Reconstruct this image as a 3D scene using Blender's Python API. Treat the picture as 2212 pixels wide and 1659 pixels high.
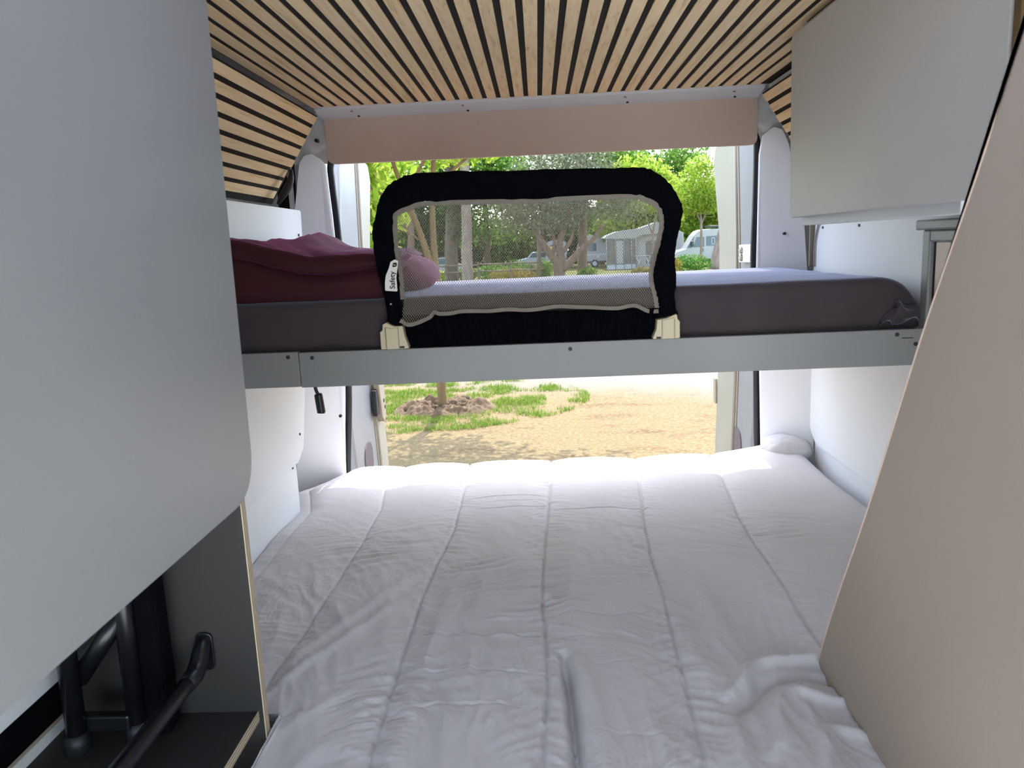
import bpy, bmesh, math, random
import numpy as np
from mathutils import Matrix, Vector

for o in list(bpy.data.objects):
    bpy.data.objects.remove(o, do_unlink=True)
S = bpy.context.scene
COL = S.collection
random.seed(7)
RNG = np.random.default_rng(11)

# ------------------------------------------------------------------ camera
cam_d = bpy.data.cameras.new('camera')
cam = bpy.data.objects.new('camera', cam_d)
COL.objects.link(cam)
S.camera = cam
cam_d.sensor_fit = 'HORIZONTAL'
cam_d.sensor_width = 36.0
cam_d.lens = 1650.0 / 2212.0 * 36.0
cam_d.clip_start = 0.02
cam_d.clip_end = 600
R3 = Matrix(((0.99851504, 0.03694506, 0.0400347),
             (0.03277279, 0.17965448, -0.98318371),
             (-0.04351619, 0.98303577, 0.17817691)))
cam.matrix_world = Matrix.Translation((0, 0, 1.5)) @ R3.to_4x4()
cam_d.dof.use_dof = True
cam_d.dof.focus_distance = 2.6
cam_d.dof.aperture_fstop = 12.0

# ------------------------------------------------------------------ light
SUN_EL = math.radians(55)
sun_h = Vector((0.06, 0.998)).normalized()          # the sun stands behind the van, almost in line with it
to_sun = Vector((sun_h.x * math.cos(SUN_EL), sun_h.y * math.cos(SUN_EL), math.sin(SUN_EL)))
sd = bpy.data.lights.new('sun', 'SUN')
sd.energy = 4.6
sd.angle = math.radians(0.55)
sd.color = (1.0, 0.95, 0.86)
so = bpy.data.objects.new('sun', sd)
COL.objects.link(so)
so.rotation_euler = (-to_sun).to_track_quat('-Z', 'Y').to_euler()
so.location = (4, 30, 40)

w = bpy.data.worlds.new('world')
S.world = w
w.use_nodes = True
nt = w.node_tree
nt.nodes.clear()
wo = nt.nodes.new('ShaderNodeOutputWorld')
bg = nt.nodes.new('ShaderNodeBackground')
sk = nt.nodes.new('ShaderNodeTexSky')
sk.sky_type = 'NISHITA'
sk.sun_disc = False
sk.sun_elevation = SUN_EL
sk.sun_rotation = math.atan2(sun_h.x, sun_h.y)
sk.altitude = 50
sk.air_density = 1.0
sk.dust_density = 1.2
sk.ozone_density = 1.0
hz = nt.nodes.new('ShaderNodeHueSaturation')        # hazy summer sky, less saturated
hz.inputs['Saturation'].default_value = 0.72
nt.links.new(sk.outputs[0], hz.inputs['Color'])
nt.links.new(hz.outputs[0], bg.inputs[0])
bg.inputs[1].default_value = 0.58
nt.links.new(bg.outputs[0], wo.inputs[0])

S.view_settings.view_transform = 'Standard'
S.view_settings.look = 'None'
S.view_settings.gamma = 1.0
S.view_settings.use_curve_mapping = False
S.view_settings.exposure = 1.3

# ------------------------------------------------------------------ materials
def srgb(r, g, b):
    f = lambda c: c / 12.92 if c <= 0.04045 else ((c + 0.055) / 1.055) ** 2.4
    return (f(r), f(g), f(b), 1)

MATS = {}
def M(name, col, rough=0.5, var=0.06, scale=12, bump=0.0, bscale=300, metal=0.0, sheen=0.0, sheen_col=None,
      spec=0.5, stretch=(1, 1, 1), col2=None, detail=4, trans=0.0, coords='Object'):
    m = bpy.data.materials.new(name)
    m.use_nodes = True
    t = m.node_tree
    b = t.nodes['Principled BSDF']
    b.inputs['Roughness'].default_value = rough
    b.inputs['Metallic'].default_value = metal
    b.inputs['Specular IOR Level'].default_value = spec
    if sheen:
        b.inputs['Sheen Weight'].default_value = sheen
        b.inputs['Sheen Roughness'].default_value = 0.4
        if sheen_col:
            b.inputs['Sheen Tint'].default_value = sheen_col
    if trans:
        b.inputs['Transmission Weight'].default_value = trans
    tc = t.nodes.new('ShaderNodeTexCoord')
    mp = t.nodes.new('ShaderNodeMapping')
    mp.inputs['Scale'].default_value = stretch
    t.links.new(tc.outputs[coords], mp.inputs[0])
    n = t.nodes.new('ShaderNodeTexNoise')
    n.inputs['Scale'].default_value = scale
    n.inputs['Detail'].default_value = detail
    t.links.new(mp.outputs[0], n.inputs['Vector'])
    rp = t.nodes.new('ShaderNodeValToRGB')
    rp.color_ramp.elements[0].position = 0.3
    rp.color_ramp.elements[1].position = 0.7
    c2 = col2 or tuple(min(1, c * (1 + var)) for c in col[:3]) + (1,)
    c1 = col if col2 else tuple(c * (1 - var) for c in col[:3]) + (1,)
    rp.color_ramp.elements[0].color = c1
    rp.color_ramp.elements[1].color = c2
    t.links.new(n.outputs['Fac'], rp.inputs[0])
    t.links.new(rp.outputs[0], b.inputs['Base Color'])
    if bump:
        n2 = t.nodes.new('ShaderNodeTexNoise')
        n2.inputs['Scale'].default_value = bscale
        n2.inputs['Detail'].default_value = 3
        t.links.new(mp.outputs[0], n2.inputs['Vector'])
        bp = t.nodes.new('ShaderNodeBump')
        bp.inputs['Strength'].default_value = bump
        bp.inputs['Distance'].default_value = 0.002
        t.links.new(n2.outputs['Fac'], bp.inputs['Height'])
        t.links.new(bp.outputs[0], b.inputs['Normal'])
    MATS[name] = m
    return m

M('laminate_light', srgb(0.748, 0.743, 0.734), .42, .02, 6, .05, 500)
M('laminate', srgb(0.509, 0.514, 0.517), .42, .02, 6, .05, 500)
M('laminate_warm', srgb(0.797, 0.714, 0.652), .5, .03, 5, .05, 500)
M('laminate_cream', srgb(0.639, 0.584, 0.531), .6, .03, 5, .06, 400)
M('pillar_white', srgb(.86, .865, .88), .5, .015, 4, .04, 350)
M('white_wall', srgb(.87, .88, .89), .55, .015, 4, .04, 350)
M('white_paint', srgb(.86, .86, .86), .32, .03, 7)
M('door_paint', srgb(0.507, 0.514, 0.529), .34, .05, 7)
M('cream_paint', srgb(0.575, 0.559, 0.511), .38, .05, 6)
M('felt', srgb(0.092, 0.070, 0.053), .95, .25, 220, .3, 500)
M('niche_shade', srgb(0.151, 0.147, 0.143), .6, .05, 8)  # dark colour carries the shade on the boards of the wardrobe niche
M('black_metal', srgb(.055, .06, .075), .32, .2, 30, .05, 200)
M('black_rubber', srgb(.09, .10, .12), .55, .2, 20)
M('grey_rubber', srgb(.36, .31, .31), .7, .12, 90, .2, 400)
M('black_fabric', srgb(.02, .024, .045), 1.0, .25, 40, .4, 700, spec=.08)
M('beige_plastic', srgb(.76, .72, .60), .45, .03, 20)
M('binding', srgb(.50, .47, .43), .8, .06, 60, .4, 900)
M('net', srgb(.50, .475, .42), .75, .05, 60)
M('tag_white', srgb(.88, .87, .84), .7, .03, 30)
M('ink', srgb(.06, .06, .07), .6, .05, 30)
M('taupe_sheet', srgb(0.235, 0.207, 0.223), .9, .10, 9, .25, 420, sheen=1.0, sheen_col=srgb(.80, .82, .95))
M('maroon', srgb(0.200, 0.018, 0.056), .85, .18, 9, .35, 260, sheen=.45, sheen_col=srgb(.75, .28, .58))
M('magenta_pillow', srgb(.52, .24, .38), .85, .10, 12, .2, 260, sheen=.5, sheen_col=srgb(.9, .55, .75))
M('cotton', srgb(0.801, 0.791, 0.796), .85, .015, 6, .25, 160, sheen=.15, coords='Object')
M('steel', srgb(.62, .60, .57), .35, .08, 20, metal=.9)
M('sand_latch', srgb(.58, .53, .46), .5, .05, 20)
M('vinyl', srgb(.93, .91, .88), .5, .08, 6, .1, 90)  # unseen floor, made near white to bounce light up to the ceiling
M('carpet', srgb(.42, .40, .37), .95, .2, 90, .4, 400)
M('bark', srgb(0.367, 0.293, 0.236), .95, .3, 5, .9, 9, stretch=(1, 1, .35))
M('bark_pale', srgb(0.482, 0.424, 0.375), .95, .25, 6, .8, 10, stretch=(1, 1, .3))
M('bark_dark', srgb(0.318, 0.285, 0.236), .95, .3, 6, .9, 10)
M('bark_ochre', srgb(0.372, 0.294, 0.174), .9, .22, 12, .5, 30, stretch=(1, 1, .3))
M('wood_grey', srgb(0.400, 0.351, 0.285), .9, .2, 10, .4, 40)
M('vehicle_white', srgb(0.556, 0.562, 0.562), .3, .02, 2)
M('vehicle_grey', srgb(.62, .66, .68), .35, .05, 2)
M('vehicle_dark', srgb(.13, .16, .20), .35, .1, 3)
M('window_teal', srgb(.16, .30, .36), .12, .15, 1.5)
M('canvas', srgb(0.575, 0.569, 0.556), .85, .03, 2)
M('canvas_grey', srgb(0.403, 0.403, 0.390), .85, .06, 2)
M('mesh_grey', srgb(.40, .38, .35), .9, .1, 3)
M('yellow', srgb(0.741, 0.604, 0.086), .6, .05, 5)
M('tyre', srgb(.08, .08, .08), .8, .1, 10)
M('soil', srgb(0.335, 0.260, 0.179), .98, .3, 9, .8, 30)
M('wire', srgb(.62, .60, .60), .5, .04, 20)

def cotton_creases():
    m = MATS['cotton']; t = m.node_tree; b = t.nodes['Principled BSDF']
    tc = t.nodes.new('ShaderNodeTexCoord')
    n = t.nodes.new('ShaderNodeTexNoise'); n.noise_type = 'RIDGED_MULTIFRACTAL'
    n.inputs['Scale'].default_value = 9; n.inputs['Detail'].default_value = 4; n.inputs['Roughness'].default_value = .55; n.inputs['Distortion'].default_value = .9
    t.links.new(tc.outputs['Object'], n.inputs['Vector'])
    bp = t.nodes.new('ShaderNodeBump'); bp.inputs['Strength'].default_value = .45; bp.inputs['Distance'].default_value = .0022
    t.links.new(n.outputs['Fac'], bp.inputs['Height'])
    old = b.inputs['Normal'].links[0].from_node
    t.links.new(old.outputs[0], bp.inputs['Normal'])
    t.links.new(bp.outputs[0], b.inputs['Normal'])
cotton_creases()

def oak():
    m = bpy.data.materials.new('oak'); m.use_nodes = True
    t = m.node_tree; b = t.nodes['Principled BSDF']
    b.inputs['Roughness'].default_value = .55
    tc = t.nodes.new('ShaderNodeTexCoord'); oi = t.nodes.new('ShaderNodeObjectInfo')
    ad = t.nodes.new('ShaderNodeVectorMath'); ad.operation = 'MULTIPLY_ADD'
    cmb = t.nodes.new('ShaderNodeCombineXYZ')
    for i in range(3): t.links.new(oi.outputs['Random'], cmb.inputs[i])
    ad.inputs[1].default_value = (37, 91, 53)
    t.links.new(cmb.outputs[0], ad.inputs[0]); t.links.new(tc.outputs['Object'], ad.inputs[2])
    mp = t.nodes.new('ShaderNodeMapping'); mp.inputs['Scale'].default_value = (1, .045, 1)
    t.links.new(ad.outputs[0], mp.inputs[0])
    n1 = t.nodes.new('ShaderNodeTexNoise'); n1.inputs['Scale'].default_value = 95; n1.inputs['Detail'].default_value = 5
    n1.inputs['Distortion'].default_value = .6
    n2 = t.nodes.new('ShaderNodeTexNoise'); n2.inputs['Scale'].default_value = 330; n2.inputs['Detail'].default_value = 2
    t.links.new(mp.outputs[0], n1.inputs['Vector']); t.links.new(mp.outputs[0], n2.inputs['Vector'])
    mx = t.nodes.new('ShaderNodeMath'); mx.operation = 'MULTIPLY_ADD'; mx.inputs[1].default_value = .35
    t.links.new(n2.outputs['Fac'], mx.inputs[0]); t.links.new(n1.outputs['Fac'], mx.inputs[2])
    rp = t.nodes.new('ShaderNodeValToRGB')
    e = rp.color_ramp.elements
    e[0].position = .36; e[0].color = srgb(.78, .64, .46)
    e[1].position = .90; e[1].color = srgb(.99, .90, .74)
    k = e.new(.60); k.color = srgb(.96, .84, .66)
    t.links.new(mx.outputs[0], rp.inputs[0])
    hs = t.nodes.new('ShaderNodeHueSaturation')
    mr = t.nodes.new('ShaderNodeMapRange'); mr.inputs[3].default_value = .93; mr.inputs[4].default_value = 1.06
    t.links.new(oi.outputs['Random'], mr.inputs[0]); t.links.new(mr.outputs[0], hs.inputs['Value'])
    t.links.new(rp.outputs[0], hs.inputs['Color']); t.links.new(hs.outputs[0], b.inputs['Base Color'])
    bp = t.nodes.new('ShaderNodeBump'); bp.inputs['Strength'].default_value = .12; bp.inputs['Distance'].default_value = .001
    t.links.new(n2.outputs['Fac'], bp.inputs['Height']); t.links.new(bp.outputs[0], b.inputs['Normal'])
    MATS['oak'] = m
oak()

def ply(name, axis):
    m = bpy.data.materials.new(name); m.use_nodes = True
    t = m.node_tree; b = t.nodes['Principled BSDF']; b.inputs['Roughness'].default_value = .7
    tc = t.nodes.new('ShaderNodeTexCoord')
    wv = t.nodes.new('ShaderNodeTexWave'); wv.bands_direction = axis
    wv.inputs['Scale'].default_value = 62; wv.inputs['Distortion'].default_value = .15
    t.links.new(tc.outputs['Object'], wv.inputs['Vector'])
    rp = t.nodes.new('ShaderNodeValToRGB'); e = rp.color_ramp.elements
    e[0].color = srgb(.46, .38, .30); e[1].color = srgb(.80, .74, .63); e[0].position = .3; e[1].position = .65
    t.links.new(wv.outputs['Color'], rp.inputs[0]); t.links.new(rp.outputs[0], b.inputs['Base Color'])
    MATS[name] = m
ply('ply_y', 'Y'); ply('ply_z', 'Z')

def leafmat(name, a, b_, c, trans=.5):
    m = bpy.data.materials.new(name); m.use_nodes = True
    t = m.node_tree; t.nodes.clear()
    out = t.nodes.new('ShaderNodeOutputMaterial')
    g = t.nodes.new('ShaderNodeNewGeometry')
    rp = t.nodes.new('ShaderNodeValToRGB'); e = rp.color_ramp.elements
    e[0].color = a; e[1].color = c; k = e.new(.5); k.color = b_
    t.links.new(g.outputs['Random Per Island'], rp.inputs[0])
    d = t.nodes.new('ShaderNodeBsdfDiffuse'); tr = t.nodes.new('ShaderNodeBsdfTranslucent')
    mx = t.nodes.new('ShaderNodeMixShader'); mx.inputs[0].default_value = trans
    t.links.new(rp.outputs[0], d.inputs[0]); t.links.new(rp.outputs[0], tr.inputs[0])
    t.links.new(d.outputs[0], mx.inputs[1]); t.links.new(tr.outputs[0], mx.inputs[2])
    t.links.new(mx.outputs[0], out.inputs[0])
    MATS[name] = m
leafmat('leaf_lime', srgb(0.399, 0.532, 0.155), srgb(0.532, 0.631, 0.219), srgb(0.646, 0.678, 0.333))
leafmat('leaf_green', srgb(0.224, 0.368, 0.136), srgb(0.368, 0.509, 0.207), srgb(0.545, 0.652, 0.313))
leafmat('leaf_dark', srgb(0.126, 0.209, 0.100), srgb(0.209, 0.302, 0.159), srgb(0.327, 0.411, 0.226), .35)
leafmat('leaf_olive', srgb(0.253, 0.278, 0.207), srgb(0.380, 0.402, 0.301), srgb(0.535, 0.550, 0.457), .35)
leafmat('leaf_bush', srgb(0.192, 0.355, 0.119), srgb(0.310, 0.472, 0.177), srgb(0.472, 0.575, 0.296), .45)
leafmat('leaf_dry', srgb(0.410, 0.361, 0.167), srgb(0.523, 0.450, 0.208), srgb(0.555, 0.539, 0.280), .4)
leafmat('grass', srgb(.29, .41, .11), srgb(.38, .48, .17), srgb(.52, .55, .29), .4)

def ground_mat():
    m = bpy.data.materials.new('ground_sand'); m.use_nodes = True
    t = m.node_tree; b = t.nodes['Principled BSDF']; b.inputs['Roughness'].default_value = .95
    b.inputs['Specular IOR Level'].default_value = .1
    g = t.nodes.new('ShaderNodeNewGeometry'); sx = t.nodes.new('ShaderNodeSeparateXYZ')
    t.links.new(g.outputs['Position'], sx.inputs[0])
    def noise(sc, det=5, st=(1, 1, 1)):
        mp = t.nodes.new('ShaderNodeMapping'); mp.inputs['Scale'].default_value = st
        t.links.new(g.outputs['Position'], mp.inputs[0])
        n = t.nodes.new('ShaderNodeTexNoise'); n.inputs['Scale'].default_value = sc; n.inputs['Detail'].default_value = det
        t.links.new(mp.outputs[0], n.inputs['Vector']); return n.outputs['Fac']
    def ramp(f, p0, c0, p1, c1):
        r = t.nodes.new('ShaderNodeValToRGB'); e = r.color_ramp.elements
        e[0].position = p0; e[0].color = c0; e[1].position = p1; e[1].color = c1
        t.links.new(f, r.inputs[0]); return r.outputs[0]
    def mix(f, a, c):
        x = t.nodes.new('ShaderNodeMix'); x.data_type = 'RGBA'
        t.links.new(f, x.inputs[0]); t.links.new(a, x.inputs[6]); t.links.new(c, x.inputs[7]); return x.outputs[2]
    def math_(op, a, bb):
        x = t.nodes.new('ShaderNodeMath'); x.operation = op
        for i, v in enumerate((a, bb)):
            if isinstance(v, (int, float)): x.inputs[i].default_value = v
            else: t.links.new(v, x.inputs[i])
        return x.outputs[0]
    bw = lambda f, p0, p1: ramp(f, p0, (0, 0, 0, 1), p1, (1, 1, 1, 1))
    sand = ramp(noise(26, 6), .35, srgb(0.369, 0.303, 0.203), .68, srgb(0.452, 0.399, 0.286))
    litter = ramp(noise(60, 3), .3, srgb(0.215, 0.143, 0.078), .7, srgb(0.322, 0.239, 0.150))
    lm = math_('MULTIPLY', bw(noise(2.2, 6, (.6, 1.6, 1)), .53, .64), bw(noise(45, 2, (.5, 1.4, 1)), .46, .56))
    c = mix(math_('MULTIPLY', lm, .75), sand, litter)
    road = ramp(noise(40, 4), .3, srgb(0.388, 0.365, 0.327), .7, srgb(0.432, 0.416, 0.377))
    # the pale lane lies beyond a slanting verge
    e1 = math_('ADD', math_('MULTIPLY', sx.outputs[0], .42), sx.outputs[1])
    e1 = math_('ADD', e1, math_('MULTIPLY', noise(1.2, 4), 1.2))
    rm = t.nodes.new('ShaderNodeMapRange'); rm.inputs[1].default_value = 11.0; rm.inputs[2].default_value = 12.6
    t.links.new(e1, rm.inputs[0])
    c = mix(rm.outputs[0], c, road)
    fm = t.nodes.new('ShaderNodeMapRange'); fm.inputs[1].default_value = 2.2; fm.inputs[2].default_value = 1.6
    t.links.new(sx.outputs[1], fm.inputs[0])
    bounce_pale = ramp(noise(30, 4), .3, srgb(.86, .85, .82), .7, srgb(.92, .91, .88))  # ground under and ahead of the van, whitened to bounce light inside
    c = mix(fm.outputs[0], c, bounce_pale)
    lawn = ramp(noise(.7, 5), .35, srgb(0.250, 0.286, 0.125), .65, srgb(0.404, 0.392, 0.244))
    lr = t.nodes.new('ShaderNodeMapRange'); lr.inputs[1].default_value = 30; lr.inputs[2].default_value = 36
    t.links.new(math_('ADD', sx.outputs[1], math_('MULTIPLY', noise(.15, 2), 6)), lr.inputs[0])
    c = mix(lr.outputs[0], c, lawn)
    t.links.new(c, b.inputs['Base Color'])
    bp = t.nodes.new('ShaderNodeBump'); bp.inputs['Strength'].default_value = .6; bp.inputs['Distance'].default_value = .02
    t.links.new(noise(30, 5), bp.inputs['Height']); t.links.new(bp.outputs[0], b.inputs['Normal'])
    MATS['ground_sand'] = m
ground_mat()

# ------------------------------------------------------------------ builders
WL = {}
def wl(o):
    return WL.get(o.name, Vector((0, 0, 0))) if o else Vector((0, 0, 0))

def mesh_obj(name, V, F, mat, parent=None, smooth=False, bev=0, kind=None):
    V = np.asarray(V, float)
    c = (V.min(0) + V.max(0)) / 2
    me = bpy.data.meshes.new(name)
    me.from_pydata((V - c).tolist(), [], F)
    me.update()
    if smooth:
        me.polygons.foreach_set('use_smooth', [True] * len(me.polygons))
    me.materials.append(MATS[mat])
    o = bpy.data.objects.new(name, me)
    COL.objects.link(o)
    o.location = Vector(c) - wl(parent)
    WL[o.name] = Vector(c)
    if parent: o.parent = parent
    if bev:
        bm = o.modifiers.new('bevel', 'BEVEL'); bm.width = bev; bm.segments = 2; bm.limit_method = 'ANGLE'
        bm.angle_limit = math.radians(40)
    if kind: o['kind'] = kind
    return o

def thing(name, label, cat, loc, group=None):
    o = bpy.data.objects.new(name, None); COL.objects.link(o)
    o.empty_display_size = .05
    o.location = loc; WL[o.name] = Vector(loc)
    return tag(o, label, cat, group)

def tag(o, label, cat, group=None):
    o['label'] = label; o['category'] = cat
    if group: o['group'] = group
    return o

def struct(o, label=None, cat=None):
    o['kind'] = 'structure'
    if label: o['label'] = label
    if cat: o['category'] = cat
    return o

def struct_root(name, label, cat, loc=(0, 0, 0)):
    o = bpy.data.objects.new(name, None); COL.objects.link(o); o.location = loc; WL[o.name] = Vector(loc)
    o.empty_display_size = .05
    return struct(o, label, cat)

def box(name, x, y, z, mat, parent=None, bev=.0015):
    V = [(a, b, c) for a in x for b in y for c in z]
    F = [(0, 1, 3, 2), (4, 6, 7, 5), (0, 4, 5, 1), (2, 3, 7, 6), (0, 2, 6, 4), (1, 5, 7, 3)]
    return mesh_obj(name, V, F, mat, parent, bev=bev)

def board(name, poly, axis, c0, c1, mat, parent=None, bev=.0015, smooth=False):
    n = len(poly)
    def p3(a, b, c):
        return {'X': (c, a, b), 'Y': (a, c, b), 'Z': (a, b, c)}[axis]
    V = [p3(a, b, c0) for a, b in poly] + [p3(a, b, c1) for a, b in poly]
    F = [tuple(range(n)), tuple(range(2 * n - 1, n - 1, -1))] + [(i, i + n, (i + 1) % n + n, (i + 1) % n) for i in range(n)]
    o = mesh_obj(name, V, F, mat, parent, bev=bev)
    bm = bmesh.new(); bm.from_mesh(o.data); bmesh.ops.recalc_face_normals(bm, faces=bm.faces); bm.to_mesh(o.data); bm.free()
    return o

def rpoly(pts, rad, seg=7):
    """polygon with rounded corners"""
    out = []
    n = len(pts)
    for i in range(n):
        p = np.array(pts[i], float); a = np.array(pts[i - 1], float); b = np.array(pts[(i + 1) % n], float)
        r = rad[i] if isinstance(rad, (list, tuple)) else rad
        if r <= 0: out.append(tuple(p)); continue
        u = (a - p) / np.linalg.norm(a - p); v = (b - p) / np.linalg.norm(b - p)
        th = math.acos(max(-1, min(1, u @ v)))
        d = min(r / math.tan(th / 2), .49 * min(np.linalg.norm(a - p), np.linalg.norm(b - p)))
        s0 = p + u * d; s1 = p + v * d
        for k in range(seg + 1):
            t = k / seg
            q = (1 - t) ** 2 * s0 + 2 * t * (1 - t) * p + t * t * s1
            out.append(tuple(q))
    return out

def sweep(pts, rad, seg=10, cap=True):
    pts = [Vector(p) for p in pts]; n = len(pts)
    rad = [rad] * n if isinstance(rad, (int, float)) else rad
    V = []; F = []
    up = None
    for i in range(n):
        d = (pts[min(i + 1, n - 1)] - pts[max(i - 1, 0)]).normalized()
        if up is None:
            up = d.orthogonal().normalized()
        else:
            up = (up - d * up.dot(d)).normalized()
        s = d.cross(up)
        for k in range(seg):
            a = 2 * math.pi * k / seg
            V.append(pts[i] + (up * math.cos(a) + s * math.sin(a)) * rad[i])
    for i in range(n - 1):
        for k in range(seg):
            F.append((i * seg + k, i * seg + (k + 1) % seg, (i + 1) * seg + (k + 1) % seg, (i + 1) * seg + k))
    if cap:
        F.append(tuple(range(seg - 1, -1, -1))); F.append(tuple(range((n - 1) * seg, n * seg)))
    return [tuple(v) for v in V], F

def tube(name, pts, rad, mat, parent=None, seg=10, smooth=True):
    V, F = sweep(pts, rad, seg)
    return mesh_obj(name, V, F, mat, parent, smooth=smooth)

def merge(parts):
    V = []; F = []
    for v, f in parts:
        k = len(V); V += list(v); F += [tuple(i + k for i in q) for q in f]
    return V, F

def crom(pts, n):
    """Catmull-Rom resample to n points"""
    P = np.asarray(pts, float)
    P = np.vstack([2 * P[0] - P[1], P, 2 * P[-1] - P[-2]])
    m = len(P) - 3
    out = []
    for t in np.linspace(0, m - 1e-6, n):
        i = int(t); u = t - i
        a, b, c, d = P[i:i + 4]
        out.append(.5 * ((2 * b) + (-a + c) * u + (2 * a - 5 * b + 4 * c - d) * u * u + (-a + 3 * b - 3 * c + d) * u ** 3))
    return np.array(out)

def disc(name, c, r, axis, depth, mat, parent, seg=14, bev=0):
    c = Vector(c); ax = {'X': Vector((1, 0, 0)), 'Y': Vector((0, 1, 0)), 'Z': Vector((0, 0, 1))}[axis]
    V, F = sweep([c, c + ax * depth], r, seg)
    return mesh_obj(name, V, F, mat, parent, bev=bev)

_perm = RNG.permutation(256)
_grad = np.stack([np.cos(np.linspace(0, 2 * np.pi, 16, endpoint=False)), np.sin(np.linspace(0, 2 * np.pi, 16, endpoint=False))], 1)
def perlin(x, y):
    xi = np.floor(x).astype(int); yi = np.floor(y).astype(int); xf = x - xi; yf = y - yi
    def g(ix, iy, fx, fy):
        h = _perm[(_perm[ix & 255] + iy) & 255] & 15
        return _grad[h, 0] * fx + _grad[h, 1] * fy
    u = xf ** 3 * (xf * (xf * 6 - 15) + 10); v = yf ** 3 * (yf * (yf * 6 - 15) + 10)
    a = g(xi, yi, xf, yf); b = g(xi + 1, yi, xf - 1, yf); c = g(xi, yi + 1, xf, yf - 1); d = g(xi + 1, yi + 1, xf - 1, yf - 1)
    return (a + u * (b - a)) * (1 - v) + (c + u * (d - c)) * v
def ridged(x, y):
    return 1 - np.abs(perlin(x, y)) * 2.2
def fbm(x, y, o=3):
    return sum(perlin(x * 2 ** k + 17 * k, y * 2 ** k + 31 * k) / 2 ** k for k in range(o))

def grid_faces(nu, nv, wrap=False):
    F = []
    for i in range(nu - 1):
        for j in range(nv - 1 + (1 if wrap else 0)):
            F.append((i * nv + j, i * nv + (j + 1) % nv, (i + 1) * nv + (j + 1) % nv, (i + 1) * nv + j))
    return F

# ================================================================== van shell
CEIL = 1.953
PITCH = .04262
HX, HY = (-.24, .24), (.55, 1.08)        # unseen roof hatch above the camera, added to let in daylight
fl = struct(box('floor', (-.95, .97), (-.75, 2.70), (-.06, 0), 'vinyl', bev=0))
roof = struct_root('trim_1', 'white outer roof skin of the van with an added hatch opening for daylight', 'roof')
def holed(name, x, y, z, mat, parent):
    for xx, yy in (((x[0], HX[0]), y), ((HX[1], x[1]), y), (HX, (y[0], HY[0])), (HX, (HY[1], y[1]))):
        box(name, xx, yy, z, mat, parent, 0)
holed('roof_skin', (-1.0, 1.02), (-.75, 2.72), (1.995, 2.06), 'white_paint', roof)
for xx, yy in (((HX[0] - .012, HX[0]), HY), ((HX[1], HX[1] + .012), HY), (HX, (HY[0] - .012, HY[0])), (HX, (HY[1], HY[1] + .012))):
    box('added_hatch_frame', xx, yy, (CEIL - .004, 2.065), 'white_paint', roof, 0)

ceiling = struct_root('ceiling', 'oak slat ceiling on dark felt inside the van', 'ceiling')
holed('felt_backing', (-.70, .735), (-.7, 2.505), (CEIL + .0032, CEIL + .0142), 'felt', ceiling)
slat_me = None
def slat(loc, rot, parent, ylen=(-.7, 2.5)):
    global slat_me
    L = ylen[1] - ylen[0]
    if slat_me is None:
        o = box('slat', (-.01425, .01425), (-L / 2, L / 2), (0, .0032), 'oak', parent, bev=.0008)
        slat_me = o
    else:
        o = slat_me.copy(); COL.objects.link(o); o.parent = parent
    o.location = Vector(loc) - wl(parent)
    o.rotation_euler = (0, rot, 0)
    return o
for k in range(-1, 32):
    xg = -.658 + PITCH * (k + .5)
    q = slat((xg, .90, CEIL + .0016), 0, ceiling)
    if HX[0] - .03 < xg < HX[1] + .03:
        q.location.y = (2.5 + HY[1] + .014) / 2; q.scale.y = (2.5 - HY[1] - .014) / 3.2

def slope(side):
    # slope from under the ceiling edge down to the side wall
    sp = bpy.data.objects.new('slope_panel', None); COL.objects.link(sp); sp.parent = ceiling; WL[sp.name] = Vector((0, 0, 0))
    sx = lambda x: x if side < 0 else .03 - x
    a = math.radians(57)
    ux, uz = -math.cos(a), -math.sin(a)
    p0 = np.array([-.695, 1.896]); step = .0376
    nx, nz = math.sin(a), -math.cos(a)       # inward normal of the left slope
    s0, s1 = -.95, 7.4
    A = p0 + np.array([ux, uz]) * step * s0; B = p0 + np.array([ux, uz]) * step * s1
    off = np.array([-nx, -nz])
    quad = [A + off * .0013, B + off * .0013, B + off * .014, A + off * .014]
    o = board('felt_backing', [(sx(q[0]), q[1]) for q in quad], 'Y', -.7, 2.492, 'felt', sp, 0)
    for k in range(0, 8):
        c = p0 + np.array([ux, uz]) * step * (k - .5)
        rot = a if side < 0 else -a
        q = slat((sx(c[0]), (.893 if k < 5 else .873), c[1]), 0, sp)
        q.rotation_euler = (0, -a if side < 0 else a, 0)
        q.scale = (.90, 1.0, .8)
        if side < 0:
            q.rotation_euler = (0, math.pi - a if False else -a, 0)
    return sp
slope(-1); slope(1)

# side walls ------------------------------------------------------
wall_l = struct_root('wall_left', 'white panelled left side wall of the van', 'wall')
box('outer_skin', (-.99, -.96), (-.75, 2.70), (-.06, 2.0), 'white_paint', wall_l, 0)
board('side_panel', rpoly([(.6, .905), (2.135, .905), (2.19, .935), (2.262, 1.12), (2.262, 1.29), (.6, 1.29)], [0, .02, .03, .03, 0, 0]), 'X', -.735, -.72, 'white_wall', wall_l)
board('lower_panel', [(.6, .55), (2.135, .55), (2.135, .91), (.6, .91)], 'X', -.745, -.729, 'white_wall', wall_l)
up = board('bunk_side_board', rpoly([(1.05, 1.27), (2.50, 1.27), (2.54, 1.643), (1.05, 1.643)], [0, 0, .012, 0]), 'X', -.782, -.77, 'white_wall', wall_l)
for y, z in ((2.49, 1.563),): disc('screw', (-.771, y, z), .0045, 'X', .004, 'black_rubber', wall_l)
for y, z in ((2.165, .981), (2.10, .897)): disc('screw', (-.7205 if z > .91 else -.7295, y, z), .0035, 'X', .003, 'black_rubber', wall_l)

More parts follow.
